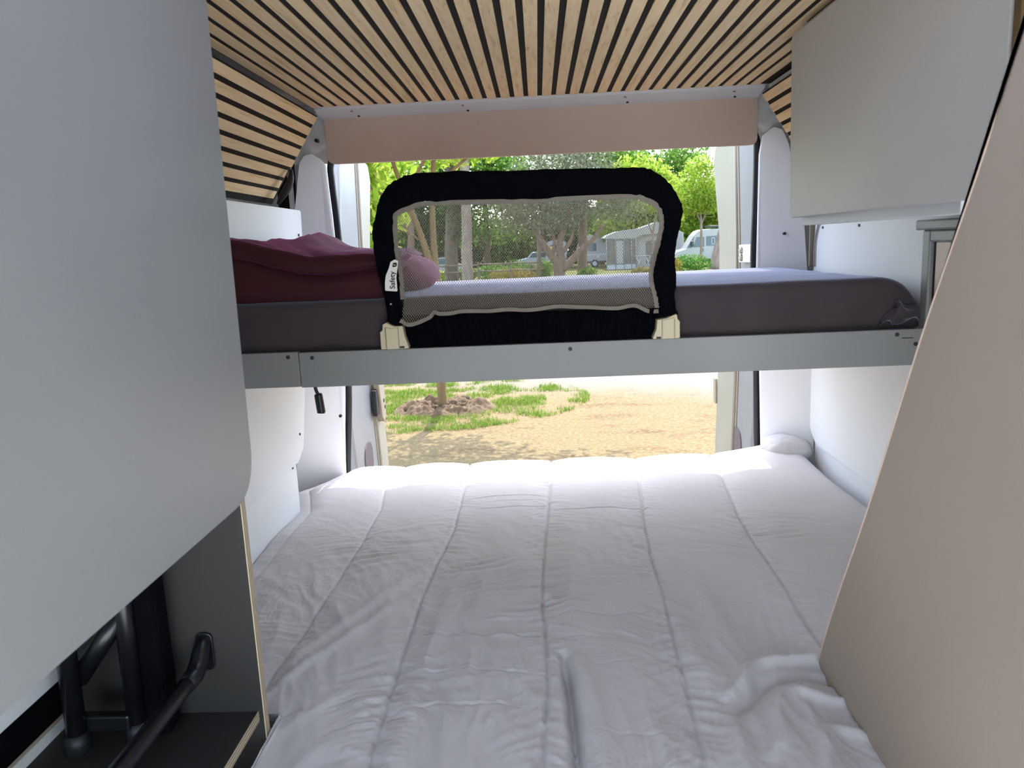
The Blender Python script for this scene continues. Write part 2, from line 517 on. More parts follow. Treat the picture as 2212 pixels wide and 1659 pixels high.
wall_r = struct_root('wall_right', 'white panelled right side wall of the van', 'wall')
XW = .88
box('outer_skin', (.985, 1.015), (.25, 2.70), (-.06, 2.0), 'white_paint', wall_r, 0)
board('side_panel', rpoly([(.4, .82), (2.44, .82), (2.50, .86), (2.52, 1.24), (.4, 1.24)], [0, .03, .04, 0, 0]), 'X', XW, XW + .014, 'white_wall', wall_r)
board('lower_panel', [(.4, .5), (2.47, .5), (2.47, .83), (.4, .83)], 'X', XW + .008, XW + .022, 'white_wall', wall_r)
board('bunk_side_board', [(1.0, 1.24), (2.52, 1.24), (2.50, 1.56), (1.0, 1.56)], 'X', XW, XW + .012, 'white_wall', wall_r)
box('upper_board', (XW + .005, XW + .02), (.4, 2.5), (1.56, 1.72), 'white_wall', wall_r)
for y, z in ((2.43, 1.513), (2.16, 1.513)): disc('screw', (XW - .003, y, z), .004, 'X', .004, 'grey_rubber', wall_r)

wf = struct_root('wall_front', 'over-cab header added out of view to hold back sky light from the front', 'wall')
box('header', (-.99, 1.015), (-.75, -.72), (1.46, 2.0), 'laminate_light', wf, 0)  # unseen panel added to cut sky light coming in from the front
# small side window with a blind cassette on the right wall
win = struct_root('window_1', 'pale side window frame with blind cassette beyond the overhead cabinet', 'window', (XW, 1.4, 1.3))
box('blind_cassette', (XW - .035, XW - .0005), (1.05, 1.772), (1.494, 1.516), 'laminate', win, .004)
box('window_frame', (XW - .02, XW - .0005), (1.735, 1.768), (1.26, 1.494), 'laminate', win, .004)
box('window_frame', (XW - .02, XW - .0005), (1.05, 1.735), (1.468, 1.494), 'laminate', win, .004)
box('pane_surround', (XW - .012, XW - .0005), (1.05, 1.722), (1.26, 1.468), 'laminate_warm', win, .002)
box('blind_groove', (XW - .010, XW - .001), (1.7235, 1.7335), (1.26, 1.466), 'black_rubber', win, 0)

# rear body frame ---------------------------------------------------
rear = struct_root('wall_rear', 'white painted metal frame around the rear door opening', 'wall')
board('frame_side', [(-.985, -.06), (-.735, -.06), (-.735, .75), (-.712, 1.04), (-.705, 1.55), (-.712, 1.80), (-.74, 1.86), (-.74, 2.0), (-.985, 2.0)], 'Y', 2.672, 2.70, 'white_paint', rear, .004)
board('frame_side', [(1.01, -.06), (.772, -.06), (.772, .76), (.765, 1.04), (.748, 1.38), (.755, 1.78), (.78, 1.86), (.78, 2.0), (1.01, 2.0)], 'Y', 2.672, 2.70, 'white_paint', rear, .004)
box('frame_header', (-.74, .78), (2.672, 2.70), (1.86, 2.0), 'white_paint', rear, .004)
box('frame_sill', (-.735, .772), (2.672, 2.70), (-.06, .30), 'white_paint', rear, .004)

def corner(side):
    # pressed metal corner with soft creases between the slope panel and the pillar board
    n = 46
    V = []
    for u in np.linspace(0, 1, n):
        for v in np.linspace(0, 1, n):
            x = -.905 + .235 * u; z = 1.80 + .165 * v
            d = .839 * (x + .695) - .545 * (z - 1.896)          # distance inward from the slope panel
            y = 2.664
            y += .006 * math.tanh((d - .055 + .3 * (z - 1.86)) * 160) - .004 * math.tanh((z - 1.855 - .5 * (x + .71)) * 200)
            y += .0025 * math.sin(x * 90 + z * 50)
            V.append((x if side < 0 else .03 - x, min(max(y, 2.6525), 2.6715), z))
    o = mesh_obj('corner_pressing', V, grid_faces(n, n), 'white_paint', rear, smooth=True)
    sm = o.modifiers.new('solid', 'SOLIDIFY'); sm.thickness = .002
corner(-1); corner(1)
disc('plug', (-.722, 2.62, 1.872), .006, 'Y', .02, 'black_rubber', rear)
# dark trim slat between the slope panel and the left pillar board
box('felt_backing', (-.862, -.80), (2.60, 2.612), (1.52, 1.80), 'felt', rear, 0)
box('metal_edge', (-.812, -.806), (2.56, 2.60), (1.52, 1.795), 'white_paint', rear, .001)

# pillar boards
tl = struct(board('trim_2', rpoly([(-0.7238, 0.5878), (-0.7175, 0.7646), (-0.7024, 1.0404), (-0.696, 1.55), (-0.7032, 1.7897), (-0.7127, 1.8106), (-0.7355, 1.8278), (-0.7562, 1.8193), (-0.7698, 1.7923), (-0.7906, 1.6517), (-0.803, 1.5192), (-0.8315, 1.0628), (-0.8524, 0.7277), (-0.8524, 0.6335)],
           [0, .02, .02, .02, .02, .01, .01, .01, .02, .03, .03, .03, 0, 0]), 'Y', 2.635, 2.652, 'pillar_white'), 'pale board with rounded top covering the left rear pillar', 'trim board')
disc('screw', (-.718, 2.612, .934), .005, 'Y', .012, 'black_rubber', tl)
def angle_board(o, xin):
    # the pillar boards stand at an angle: outer edge nearer the front of the van
    for v in o.data.vertices:
        v.co.y -= .98 * max(abs(v.co.x + o.location.x) - xin, 0)
angle_board(tl, .70)
tr = struct(board('trim_3', rpoly([(0.765, 0.5884), (0.7572, 0.7646), (0.751, 1.0418), (0.738, 1.38), (0.7416, 1.7599), (0.7494, 1.8189), (0.775, 1.8416), (0.7977, 1.8279), (0.8132, 1.7821), (0.8365, 1.6446), (0.8542, 1.5335), (0.8647, 1.3781), (0.8867, 1.0284), (0.8934, 0.6348)],
           [0, .02, .02, .02, .02, .01, .01, .01, .02, .03, .03, .03, 0, 0]), 'Y', 2.635, 2.652, 'pillar_white'), 'pale board with rounded top covering the right rear pillar', 'trim board')
angle_board(tr, .74)
disc('screw', (.806, 2.564, 1.50), .0045, 'Y', .012, 'black_rubber', tr)
# door seals
sl = [(-.735, 2.664, .55), (-.718, 2.664, .76), (-.692, 2.664, 1.04), (-.684, 2.664, 1.40), (-.686, 2.664, 1.60), (-.692, 2.664, 1.74), (-.690, 2.664, 1.80), (-.66, 2.664, 1.845), (-.60, 2.664, 1.86), (-.3, 2.664, 1.865)]
struct(tube('trim_4', [tuple(p) for p in crom(sl, 50)], .0115, 'black_rubber', seg=10), 'black rubber door seal along the left rear pillar', 'seal')
sr = [(.768, 2.664, .55), (.755, 2.664, .76), (.748, 2.664, 1.04), (.734, 2.664, 1.38), (.738, 2.664, 1.60), (.740, 2.664, 1.76), (.735, 2.664, 1.82), (.70, 2.664, 1.855), (.60, 2.664, 1.862), (.2, 2.664, 1.865)]
struct(tube('trim_5', [tuple(p) for p in crom(sr, 50)], .0115, 'black_rubber', seg=10), 'black rubber door seal along the right rear pillar', 'seal')

# white strip at the ceiling's rear edge, and the valance board
ts = board('trim_6', [(2.505, 1.962), (2.512, 1.948), (2.592, 1.932), (2.600, 1.937), (2.600, 1.962)], 'X', -.69, .722, 'white_wall', bev=.001)
struct(ts, 'white screwed strip along the rear edge of the slat ceiling', 'trim strip')
for x in (-.575, -.22, .292, .632):
    disc('screw', (x, 2.532, 1.941), .004, 'Z', .006, 'steel', ts)
    disc('screw', (x + .012, 2.575, 1.932), .004, 'Z', .006, 'black_rubber', ts)
va = board('valance_board', rpoly([(-.683, 1.79), (.722, 1.786), (.722, 1.934), (-.683, 1.934)], [.03, .025, 0, 0]), 'Y', 2.592, 2.606, 'laminate_warm', bev=.0015)
tag(va, 'wide grey-beige valance board hanging under the rear end of the ceiling', 'valance')

# white edge strip on the right of the ceiling
struct(board('trim_7', [(.727, 1.952), (.742, 1.952), (.760, 1.925), (.746, 1.925)], 'Y', .3, 2.50, 'white_wall', bev=.001), 'narrow white strip between ceiling and right slope', 'trim strip')

# rear doors ---------------------------------------------------------
def door(n, side, label, X, yA, yB, yC, lean_top=0):
    d = struct_root('door_%d' % n, label, 'door', (X, yA, .6))
    s = -1 if side < 0 else 1
    xo = X + s * .055
    x0, x1 = sorted((X, xo))
    lean = .03
    def zx(z):   # doors bow inward slightly towards the top
        return 0
    # inner frame pressing
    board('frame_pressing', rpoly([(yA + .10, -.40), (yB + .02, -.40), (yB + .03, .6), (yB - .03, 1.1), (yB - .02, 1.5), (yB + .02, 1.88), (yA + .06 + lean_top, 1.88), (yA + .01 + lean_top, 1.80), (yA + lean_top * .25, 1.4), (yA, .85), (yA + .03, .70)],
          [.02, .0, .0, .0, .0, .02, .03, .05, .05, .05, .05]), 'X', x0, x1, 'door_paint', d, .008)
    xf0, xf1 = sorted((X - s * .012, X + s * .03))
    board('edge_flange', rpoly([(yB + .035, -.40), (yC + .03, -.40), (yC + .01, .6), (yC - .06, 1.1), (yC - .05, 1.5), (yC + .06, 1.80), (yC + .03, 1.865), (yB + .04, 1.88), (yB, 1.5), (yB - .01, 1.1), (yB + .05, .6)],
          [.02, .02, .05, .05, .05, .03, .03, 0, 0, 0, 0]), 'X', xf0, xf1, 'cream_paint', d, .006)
    xs0, xs1 = sorted((X - s * .002, X + s * .01))
    board('groove_seal', [(yB + .022, -.38), (yB + .036, -.38), (yB + .046, .6), (yB - .012, 1.1), (yB - .002, 1.5), (yB + .036, 1.86), (yB + .022, 1.86), (yB - .018, 1.5), (yB - .028, 1.1), (yB + .032, .6)], 'X', xs0, xs1, 'sand_latch', d, 0)
    return d, s
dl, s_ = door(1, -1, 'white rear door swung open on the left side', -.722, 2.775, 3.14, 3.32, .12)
pad = rpoly([(2.93, .575), (3.07, .575), (3.07, .735), (2.93, .735)], .068, 8)
board('rubber_pad', pad, 'X', -.724, -.718, 'grey_rubber', dl, .002)
board('latch_plate', rpoly([(3.16, .80), (3.20, .775), (3.235, .80), (3.235, 1.0), (3.17, 1.02), (3.13, .95)], .015), 'X', -.712, -.685, 'sand_latch', dl, .004)
box('latch_bolt', (-.715, -.695), (3.105, 3.15), (.82, .93), 'black_rubber', dl, .004)
disc('screw', (-.686, 3.20, .87), .009, 'X', .003, 'black_rubber', dl)
disc('screw', (-.686, 3.215, .84), .009, 'X', .003, 'black_rubber', dl)
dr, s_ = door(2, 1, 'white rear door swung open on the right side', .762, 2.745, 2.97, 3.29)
pad = rpoly([(2.90, .585), (3.03, .585), (3.03, .755), (2.90, .755)], .064, 8)
board('rubber_pad', pad, 'X', .758, .764, 'grey_rubber', dr, .002)
hp = board('hinge_plate', rpoly([(2.745, 1.405), (2.90, 1.402), (2.90, 1.466), (2.745, 1.468)], .006), 'X', .744, .758, 'white_wall', dr, .003)
for z in (1.447, 1.420):
    disc('bolt', (.736, 2.855, z), .0125, 'X', .009, 'steel', hp, 18, .002)
    disc('bolt_tip', (.7335, 2.855, z), .006, 'X', .004, 'white_paint', hp, 12)
box('catch', (.742, .752), (3.26, 3.30), (.79, .90), 'sand_latch', dr, .004)

# ================================================================== furniture
# left wardrobe -----------------------------------------------------
wr = thing('wardrobe', 'tall pale grey wardrobe with an open dark niche below in the left foreground', 'wardrobe', (-.6, .6, 0))
board('front_panel', rpoly([(.12, 1.165), (1.046, 1.165), (1.062, 1.94), (.12, 1.94)], [0, .075, 0, 0], 10), 'X', -.436, -.42, 'laminate', wr, .002)
box('carcass', (-.86, -.438), (.12, 1.035), (1.20, 1.94), 'niche_shade', wr)
pa = box('end_panel', (-.86, -.441), (1.036, 1.051), (.02, 1.20), 'niche_shade', wr, .0005)
box('plywood_edge', (-.4408, -.4395), (1.036, 1.051), (.02, 1.185), 'ply_y', wr, 0)
sh = box('shelf', (-.86, -.449), (.12, 1.0355), (.808, .823), 'niche_shade', wr, .0005)
box('plywood_edge', (-.4488, -.4475), (.12, 1.0355), (.808, .823), 'ply_z', wr, 0)
box('back_panel', (-.75, -.735), (.12, 1.0355), (.8235, 1.20), 'carpet', wr, 0)
box('back_strip', (-.7348, -.722), (.12, 1.0355), (.852, .899), 'black_fabric', wr, .002)
box('back_edge', (-.7348, -.725), (.12, 1.0355), (.8435, .8515), 'laminate_cream', wr, .001)
rail = thing('rail', 'black metal rail running across the open wardrobe niche', 'rail', (-.52, .8, .9))
tube('bar', [(-.519, .13, .9085), (-.519, .98, .9085), (-.519, 1.004, .9085)], .0118, 'black_metal', rail, 16)
tube('end_bracket', [(-.517, 1.0345, .942), (-.517, 1.0275, .941), (-.517, 1.020, .932), (-.518, 1.012, .918), (-.519, .998, .9085), (-.519, .97, .9085)], [.010, .0115, .0125, .0135, .0135, .0125], 'black_metal', rail, 16)
board('bracket_plate', rpoly([(-.530, .895), (-.504, .895), (-.504, .955), (-.530, .955)], .012), 'Y', 1.0315, 1.0355, 'black_metal', rail, .001)
disc('screw', (-.517, 1.0215, .9435), .0045, 'Y', -.003, 'steel', rail, 8)
# folded frame of a camp chair standing in the niche
ch = thing('folding_chair', 'folded black metal chair frame stored inside the dark wardrobe niche', 'chair', (-.65, .95, .8235))
tube('leg', [(-.674, .95, .836), (-.664, .948, 1.19)], .0135, 'black_metal', ch, 12)
tube('foot', [(-.6745, .95, .8235), (-.674, .95, .852)], .016, 'black_rubber', ch, 14)
tube('leg', [(-.600, .975, .836), (-.592, .972, 1.19)], .0135, 'black_metal', ch, 12)
tube('foot', [(-.600, .975, .8235), (-.600, .975, .852)], .016, 'black_rubber', ch, 14)
box('crossbar', (-.674, -.600), (.955, .972), (.848, .872), 'black_metal', ch, .003)
tube('brace', [(-.670, .965, .925), (-.600, .975, 1.02)], .014, 'black_metal', ch, 10)
box('folded_seat', (-.612, -.556), (.978, 1.02), (.8235, 1.19), 'black_fabric', ch, .008)
tube('piping', [(-.590, .9765, .93), (-.592, .9765, 1.0), (-.596, .9765, 1.09)], .0015, 'steel', ch, 6)

# overhead cabinet on the right --------------------------------------
oc = thing('overhead_cabinet', 'pale grey overhead cabinet hanging under the ceiling on the right', 'cabinet', (.7, 1.4, 1.53))
board('door', rpoly([(1.005, 1.534), (1.815, 1.534), (1.825, 1.930), (1.005, 1.930)], [.02, .02, .008, .008]), 'X', .58, .597, 'laminate_light', oc, .0025)
box('carcass', (.598, .872), (1.0, 1.812), (1.545, 1.945), 'laminate_light', oc)
box('light_rail', (.606, .632), (1.14, 1.812), (1.516, 1.5445), 'white_wall', oc, .002)
box('light_rail', (.645, .665), (1.0, 1.128), (1.512, 1.5445), 'laminate_light', oc, .002)
box('end_strip', (.580, .60), (.985, 1.0), (1.534, 1.94), 'bark_ochre', oc, .001)
box('dark_gap', (.605, .87), (.95, 1.80), (1.9455, 1.9585), 'black_rubber', oc, 0)  # black strip standing in for the dark gap above the cabinet

# slanted board in the right foreground -------------------------------
sb = thing('partition_board', 'cream partition board with long slanting edge in the right foreground', 'partition', (.46, .8, 0))
edge = [(.62, 1.94), (.765, 1.675), (.81, 1.57), (.911, 1.383), (1.034, 1.13), (1.186, .837), (1.327, .491), (1.43, .25)]
e2 = [tuple(p) for p in crom(edge, 40)]
board('board', [(.16, .02), (1.47, .02)] + e2[::-1] + [(.16, 1.94)], 'X', .45, .466, 'laminate_cream', sb, .004)
board('edge_band', [(a + .0002, b) for a, b in e2] + [(a - .002, b) for a, b in e2[::-1]], 'X', .449, .467, 'laminate_warm', sb, .001)

# ================================================================== lower bed
box_o = box('bed_platform', (-.72, .86), (1.06, 2.60), (0, .50), 'laminate')
tag(box_o, 'pale bed platform under the white double bed', 'bed base')
def rounded_block(name, x, y, z, r, mat, parent=None, nx=60, amp=.004, seed=0, endr=0):
    """soft block: rounded Y-Z section swept along X"""
    sec = []
    y0, y1 = y; z0, z1 = z
    P2 = rpoly([(y0, z0), (y0, z1), (y1, z1), (y1, z0)], [r * .5, r, r, r * .5], 6)
    # densify the section
    dens = []
    for i in range(len(P2)):
        a = np.array(P2[i]); b = np.array(P2[(i + 1) % len(P2)])
        k = max(1, int(np.linalg.norm(b - a) / .02))
        for t in range(k): dens.append(a + (b - a) * t / k)
    dens = np.array(dens); c = dens.mean(0)
    V = []
    X = np.concatenate([[x[0], x[0] + r * .15, x[0] + r * .5], np.linspace(x[0] + r, x[1] - r, nx), [x[1] - r * .5, x[1] - r * .15, x[1]]])
    for xx in X:
        e = min(xx - x[0], x[1] - xx)
        s = 1 - max(0, (r - e)) ** 2 / r / .5 * .35 if e < r else 1
        q = c + (dens - c) * np.array([1 - (1 - s) * .25, s])
        if endr and x[1] - xx < endr:
            k = 1 - math.sqrt(max(0, 1 - (1 - (x[1] - xx) / endr) ** 2))
            q[:, 1] = z0 + (q[:, 1] - z0) * (1 - .72 * k); q[:, 0] = c[0] + (q[:, 0] - c[0]) * (1 - .04 * k)
        dn = perlin(np.full(len(q), xx * 5 + seed), q[:, 0] * 6 + q[:, 1] * 9)
        d2 = perlin(np.full(len(q), xx * 17 + seed), q[:, 0] * 15 + q[:, 1] * 22 + 5)
        nrm = (q - c); nrm /= np.linalg.norm(nrm, axis=1)[:, None] + 1e-9
        q = q + nrm * (dn * amp + d2 * amp * .35)[:, None]
        q[:, 1] = np.maximum(q[:, 1], z0)
        V += [(xx, a, b) for a, b in q]
    n = len(dens); m = len(X)
    F = grid_faces(m, n, True)
    F.append(tuple(range(n))); F.append(tuple(range((m - 1) * n, m * n))[::-1])
    o = mesh_obj(name, V, F, mat, parent, smooth=True)
    return o
mt = rounded_block('mattress', (-.715, .86), (.62, 2.58), (.50, .705), .03, 'cotton')
tag(mt, 'thick mattress of the lower double bed under the white duvet', 'mattress')

def duvet():
    nx, ny = 620, 780
    xs = np.linspace(-.80, .885, nx); ys = np.linspace(.56, 2.635, ny)
    X, Y = np.meshgrid(xs, ys, indexing='ij')
    # the left border follows the wall panels, the right one the wall
    base = np.full_like(X, .772)
    seams = [
        [(.5, -.75), (1.79, -.743), (2.27, -.76), (2.7, -.78)],
        [(.5, -.53), (1.215, -.517), (1.397, -.508), (1.8, -.494), (2.34, -.518), (2.7, -.53)],
        [(.5, -.275), (.97, -.273), (1.18, -.272), (1.485, -.275), (1.91, -.248), (2.46, -.262), (2.7, -.268)],
        [(.5, -.03), (.962, -.021), (1.18, -.010), (1.286, -.011), (1.47, -.019), (1.71, -.012), (2.1, .005), (2.48, .018), (2.7, .02)],
        [(.5, .19), (.956, .207), (1.16, .216), (1.417, .229), (1.64, .234), (1.836, .246), (2.45, .301), (2.7, .32)],
        [(.5, .46), (1.313, .481), (1.527, .489), (1.786, .492), (1.98, .508), (2.42, .559), (2.7, .58)]]
    dmin = np.full_like(X, 9.); H = np.zeros_like(X)
    for k, s in enumerate(seams):
        s = np.array(s); sx = np.interp(Y, s[:, 0], s[:, 1]) + .004 * perlin(Y * 6 + k * 9, Y * 0 + k)
        d = X - sx
        ad = np.abs(d)
        dmin = np.minimum(dmin, ad)
        wgt = [.25, .45, 1, 1, 1, .8][k]
        pk = ridged(Y * 16 + k * 7 + d * 10, d * 9 + k * 3) - .55
        front = np.clip((2.45 - Y) / .6, .25, 1)
        H += wgt * .0045 * np.exp(-ad / .04) * pk * front
        H += wgt * .0034 * np.exp(-ad / .055) * front * (ridged(Y * 34 + k * 5 + np.sign(d) * 3 + ad * 22, ad * 7 + k) - .5)
        H += wgt * .0022 * np.exp(-ad / .03) * perlin(Y * 75 + k * 7 + d * 25, d * 22 + k * 3)
        H -= wgt * .0065 * np.exp(-(ad / .0035) ** 2)
    H += .011 * (1 - np.exp(-dmin / .045))
    fr = np.clip((2.35 - Y) / 1.1, .12, 1)
    # long soft folds, diagonal on the left, straighter on the right
    ang = np.interp(X, [-.8, 0, .8], [-.55, -.12, .35])
    U = X * np.cos(ang) - (Y - 1.2) * np.sin(ang); W = X * np.sin(ang) + (Y - 1.2) * np.cos(ang)
    H += .0055 * fr * (ridged(U * 7.5, W * 1.6) - .5) * np.clip(1.15 - np.abs(X) * .3, 0, 1)
    H += .0038 * fr * (ridged(U * 19 + 5, W * 4.2) - .5)
    ms = np.clip(.55 + 1.6 * perlin(X * 3.5 + 7, Y * 3.5), 0, 1.2)
    H += .0034 * fr * ms * (ridged(U * 34 + 3 + 1.5 * perlin(X * 6, Y * 6), W * 9) - .5)
    mc = np.clip((Y - 1.05) / .25, 0, 1) * np.clip((2.1 - Y) / .35, 0, 1) * np.clip(.45 + 2.2 * perlin(X * 4.3 + 21, Y * 3.1 + 6), 0, 1.2)
    H += .0034 * mc * (ridged(X * 4.5 + 2, Y * 30 + 9 * X * np.sign(X) + 2 * perlin(X * 5, Y * 5)) - .5)
    a2 = perlin(X * 2.5 + 3, Y * 2.5 + 1) * 2.2 + .3
    U2 = X * np.cos(a2) - Y * np.sin(a2); W2 = X * np.sin(a2) + Y * np.cos(a2)
    H += .0016 * fr * (ridged(U2 * 14 + 9, W2 * 52) - .5) * np.clip(.4 + 1.8 * perlin(X * 4 + 11, Y * 4 + 5), 0, 1.2)
    H += .006 * fbm(X * 2.1 + 4, Y * 2.0 + 8, 2)
    # sharp transverse packing creases
    for yc, xa, xb, amp in ((2.02, -.02, .32, .0045), (2.06, -.22, .02, .004), (2.17, -.26, .02, .004), (2.12, -.2, .03, .003), (1.84, -.72, -.42, .002), (1.33, -.28, .0, .005), (1.20, -.25, .0, .0045),
                            (1.10, -.27, -.02, .004), (1.40, 0.0, .22, .004), (1.23, .03, .2, .003), (1.44, .3, .44, .003), (1.03, .05, .2, .003), (1.55, -.25, 0, .003)):
        zig = yc + .014 * perlin(X * 14 + yc * 9, X * 0 + yc) + .03 * perlin(X * 3 + yc, X * 0)
        m = np.clip((X - xa) / .05, 0, 1) * np.clip((xb - X) / .05, 0, 1)
        t = (Y - zig) / .0040
        H += .45 * amp * m * (.5 * np.exp(-(t - .9) ** 2) - np.exp(-t ** 2 * 1.5))
    def ridge(pts, width, h, taper=.22):
        nonlocal H
        P2 = crom(pts, 60)
        best = np.full(X.shape, 9.); tt = np.zeros(X.shape)
        msk = (X > P2[:, 0].min() - .12) & (X < P2[:, 0].max() + .12) & (Y > P2[:, 1].min() - .12) & (Y < P2[:, 1].max() + .12)
        xm = X[msk]; ym = Y[msk]; b = np.full(xm.shape, 9.); tm = np.zeros(xm.shape)
        for i, p in enumerate(P2):
            d = np.hypot(xm - p[0], ym - p[1]); k = d < b
            b[k] = d[k]; tm[k] = i / 59
        best[msk] = b; tt[msk] = tm
        H += h * np.exp(-(best / width) ** 2) * np.clip(np.minimum(tt, 1 - tt) / taper, 0, 1) ** .8
    # deep fold left of centre front, and the S-shaped bunching front right
    ridge([(.030, .60), (.030, .96), (.026, 1.15), (.018, 1.27)], .009, -.034)
    ridge([(.065, .60), (.062, .95), (.052, 1.12), (.045, 1.25)], .022, .010)
    ridge([(-.005, .60), (-.002, .96), (0, 1.2)], .016, .007)
    ridge([(.60, 1.235), (.50, 1.228), (.42, 1.215), (.345, 1.20), (.30, 1.14), (.262, 1.10)], .013, .014)
    ridge([(.60, 1.17), (.50, 1.16), (.40, 1.165), (.34, 1.145), (.30, 1.09), (.27, 1.06)], .012, -.012)
    ridge([(.55, 1.10), (.44, 1.10), (.38, 1.12), (.34, 1.06), (.325, 1.0), (.29, .955)], .012, .011)
    ridge([(.50, .99), (.42, 1.03), (.385, .99), (.37, .93), (.36, .85)], .012, .010)
    ridge([(.27, 1.06), (.262, .98), (.25, .90), (.24, .8)], .015, .012)
    ridge([(.21, 1.62), (.235, 1.45), (.245, 1.25), (.262, 1.1)], .025, .010)
    ridge([(.30, 1.72), (.31, 1.5), (.31, 1.33), (.285, 1.24)], .022, .012)
    ridge([(.06, 1.9), (.05, 1.65), (.045, 1.45), (.04, 1.3)], .030, .010)
    ridge([(-.21, 1.62), (-.215, 1.4), (-.23, 1.2), (-.235, 1.0), (-.24, .8)], .018, .006)
    ridge([(-.24, 1.75), (-.36, 1.50), (-.46, 1.32), (-.52, 1.2)], .018, .007)
    ridge([(-.28, 1.55), (-.38, 1.36), (-.48, 1.2), (-.53, 1.1)], .015, .006)
    ridge([(-.30, 1.22), (-.40, 1.08), (-.5, .98)], .014, .002)
    ridge([(-.32, 1.05), (-.38, .95), (-.42, .85)], .014, .002)
    # small ripples where the sunlit strip ends
    H += .005 * np.exp(-((Y - 2.36) / .05) ** 2) * (ridged(X * 11 + 2, Y * 2) - .3)
    Z = base + H - .020 * np.clip((Y - 1.9) / .6, 0, 1)
    # edges roll down at the borders; the right rear corner is heaped up
    Z += .022 * np.exp(-((X - .80) / .10) ** 2 - ((Y - 2.52) / .12) ** 2)
    Z += .012 * np.clip((X - .3) / .5, 0, 1) * np.clip((Y - 1.8) / .7, 0, 1)
    Z -= .008 * np.clip((-X) / .8, 0, 1) * np.clip((Y - 2.0) / .6, 0, 1)
    def drop(e, w, h): return -h * np.clip(1 - e / w, 0, 1) ** 2
    Z += drop(2.635 - Y, .06, .055)
    lw = np.where(Y > 2.14, -.80, -.728)
    lft = np.clip((X + .80) / .10, 0, 1)
    Z += -.02 * (1 - lft) ** 2
    Z += drop(.885 - X, .07, .05)
    Xo = X.copy()
    # squeeze the left border in where the wall panel stands proud, and behind the wardrobe end panel
    lim = np.interp(Y, [.56, 1.06, 1.09, 2.10, 2.35, 2.635], [-.43, -.43, -.727, -.727, -.805, -.70])
    f = np.clip((Xo + .80) / .45, 0, 1)
    Xo = np.where(Y < 1.09, np.maximum(Xo, -.4385 + (Xo + .8) * .02), np.where(Xo < -.35, -.35 + (Xo + .35) * ((lim + .35) / (-.80 + .35)), Xo))
    V = np.stack([Xo, Y, Z], -1).reshape(-1, 3).tolist()
    F = grid_faces(nx, ny)
    # underside skirt
    ring = [i * ny for i in range(nx)] + [(nx - 1) * ny + j for j in range(1, ny)] + [i * ny + ny - 1 for i in range(nx - 2, -1, -1)] + [j for j in range(ny - 2, 0, -1)]
    k0 = len(V)
    for r in ring:
        x, y, z = V[r]; V.append((x, y, .708))
    n = len(ring)
    for i in range(n):
        F.append((ring[i], k0 + i, k0 + (i + 1) % n, ring[(i + 1) % n]))
    o = mesh_obj('duvet', V, F, 'cotton', smooth=True)
    tag(o, 'rumpled white stitched duvet spread over the lower double bed', 'duvet')
duvet()

def cushion(name, c, size, rot, mat, n=28, wr=.004, seed=1, pw=2.4):
    V = []
    for i in range(n + 1):
        for j in range(n + 1):
            pass
    us = np.linspace(-math.pi / 2, math.pi / 2, n); vs = np.linspace(-math.pi, math.pi, 2 * n, endpoint=False)
    sg = lambda a, p: np.sign(a) * np.abs(a) ** p
    e = 2 / pw
    for u in us:
        for v in vs:
            x = sg(math.cos(u), .85) * sg(math.cos(v), e); y = sg(math.cos(u), .85) * sg(math.sin(v), e); z = sg(math.sin(u), .95)
            d = 1 + (float(perlin(np.array([x * 3 + seed]), np.array([y * 3 + z * 2]))[0]) * wr * 12)
            V.append((x * size[0] * d, y * size[1] * d, z * size[2] * d))
    F = grid_faces(n, 2 * n, True)
    V = (np.array(V) @ np.array(Matrix.Rotation(rot[2], 3, 'Z') @ Matrix.Rotation(rot[1], 3, 'Y') @ Matrix.Rotation(rot[0], 3, 'X')).T) + np.array(c)
    return mesh_obj(name, V, F, mat, smooth=True)
pl = cushion('pillow', (.815, 2.525, .79), (.08, .08, .042), (0, .1, .2), 'cotton', wr=.006, seed=5)
tag(pl, 'bunched white pillow in the rear right corner of the lower bed', 'pillow')

# ================================================================== upper bunk
bf = thing('bunk_frame', 'pale grey bunk frame with screwed front boards across the van', 'bunk', (0, 1.75, 1.196))
fb = box('front_board', (-.5615, .868), (1.735, 1.752), (1.195, 1.277), 'laminate', bf, .0012)
fs = box('front_board', (-.76, -.5635), (1.7352, 1.752), (1.197, 1.279), 'laminate', bf, .0012)
for x, z, p in ((-.587, 1.271 - .003, fs), (-.531, 1.2645, fb), (.066, 1.262, fb), (.799, 1.266, fb), (.841, 1.243, fb)):
    disc('screw_cap', (x, 1.7355, z), .0048, 'Y', -.0012, 'black_rubber', p, 12)
box('scratch', (.81, .835), (1.7342, 1.7352), (1.2565, 1.2585), 'black_rubber', fb, 0)
box('base_board', (-.76, .868), (1.7525, 2.63), (1.258, 1.272), 'laminate_warm', bf)
box('rear_board', (-.69, .74), (2.612, 2.628), (1.20, 1.2575), 'laminate', bf)
for x in (-.4, 0, .45): box('cross_bearer', (x - .02, x + .02), (1.7525, 2.611), (1.222, 1.2575), 'laminate_warm', bf)

def bunk_mattress():
    o = rounded_block('mattress', (-.755, .872), (1.772, 2.625), (1.2725, 1.392), .028, 'taupe_sheet', nx=130, amp=.011, seed=3, endr=.10)
    tag(o, 'dark taupe sheeted mattress lying on the upper bunk', 'mattress')
bunk_mattress()
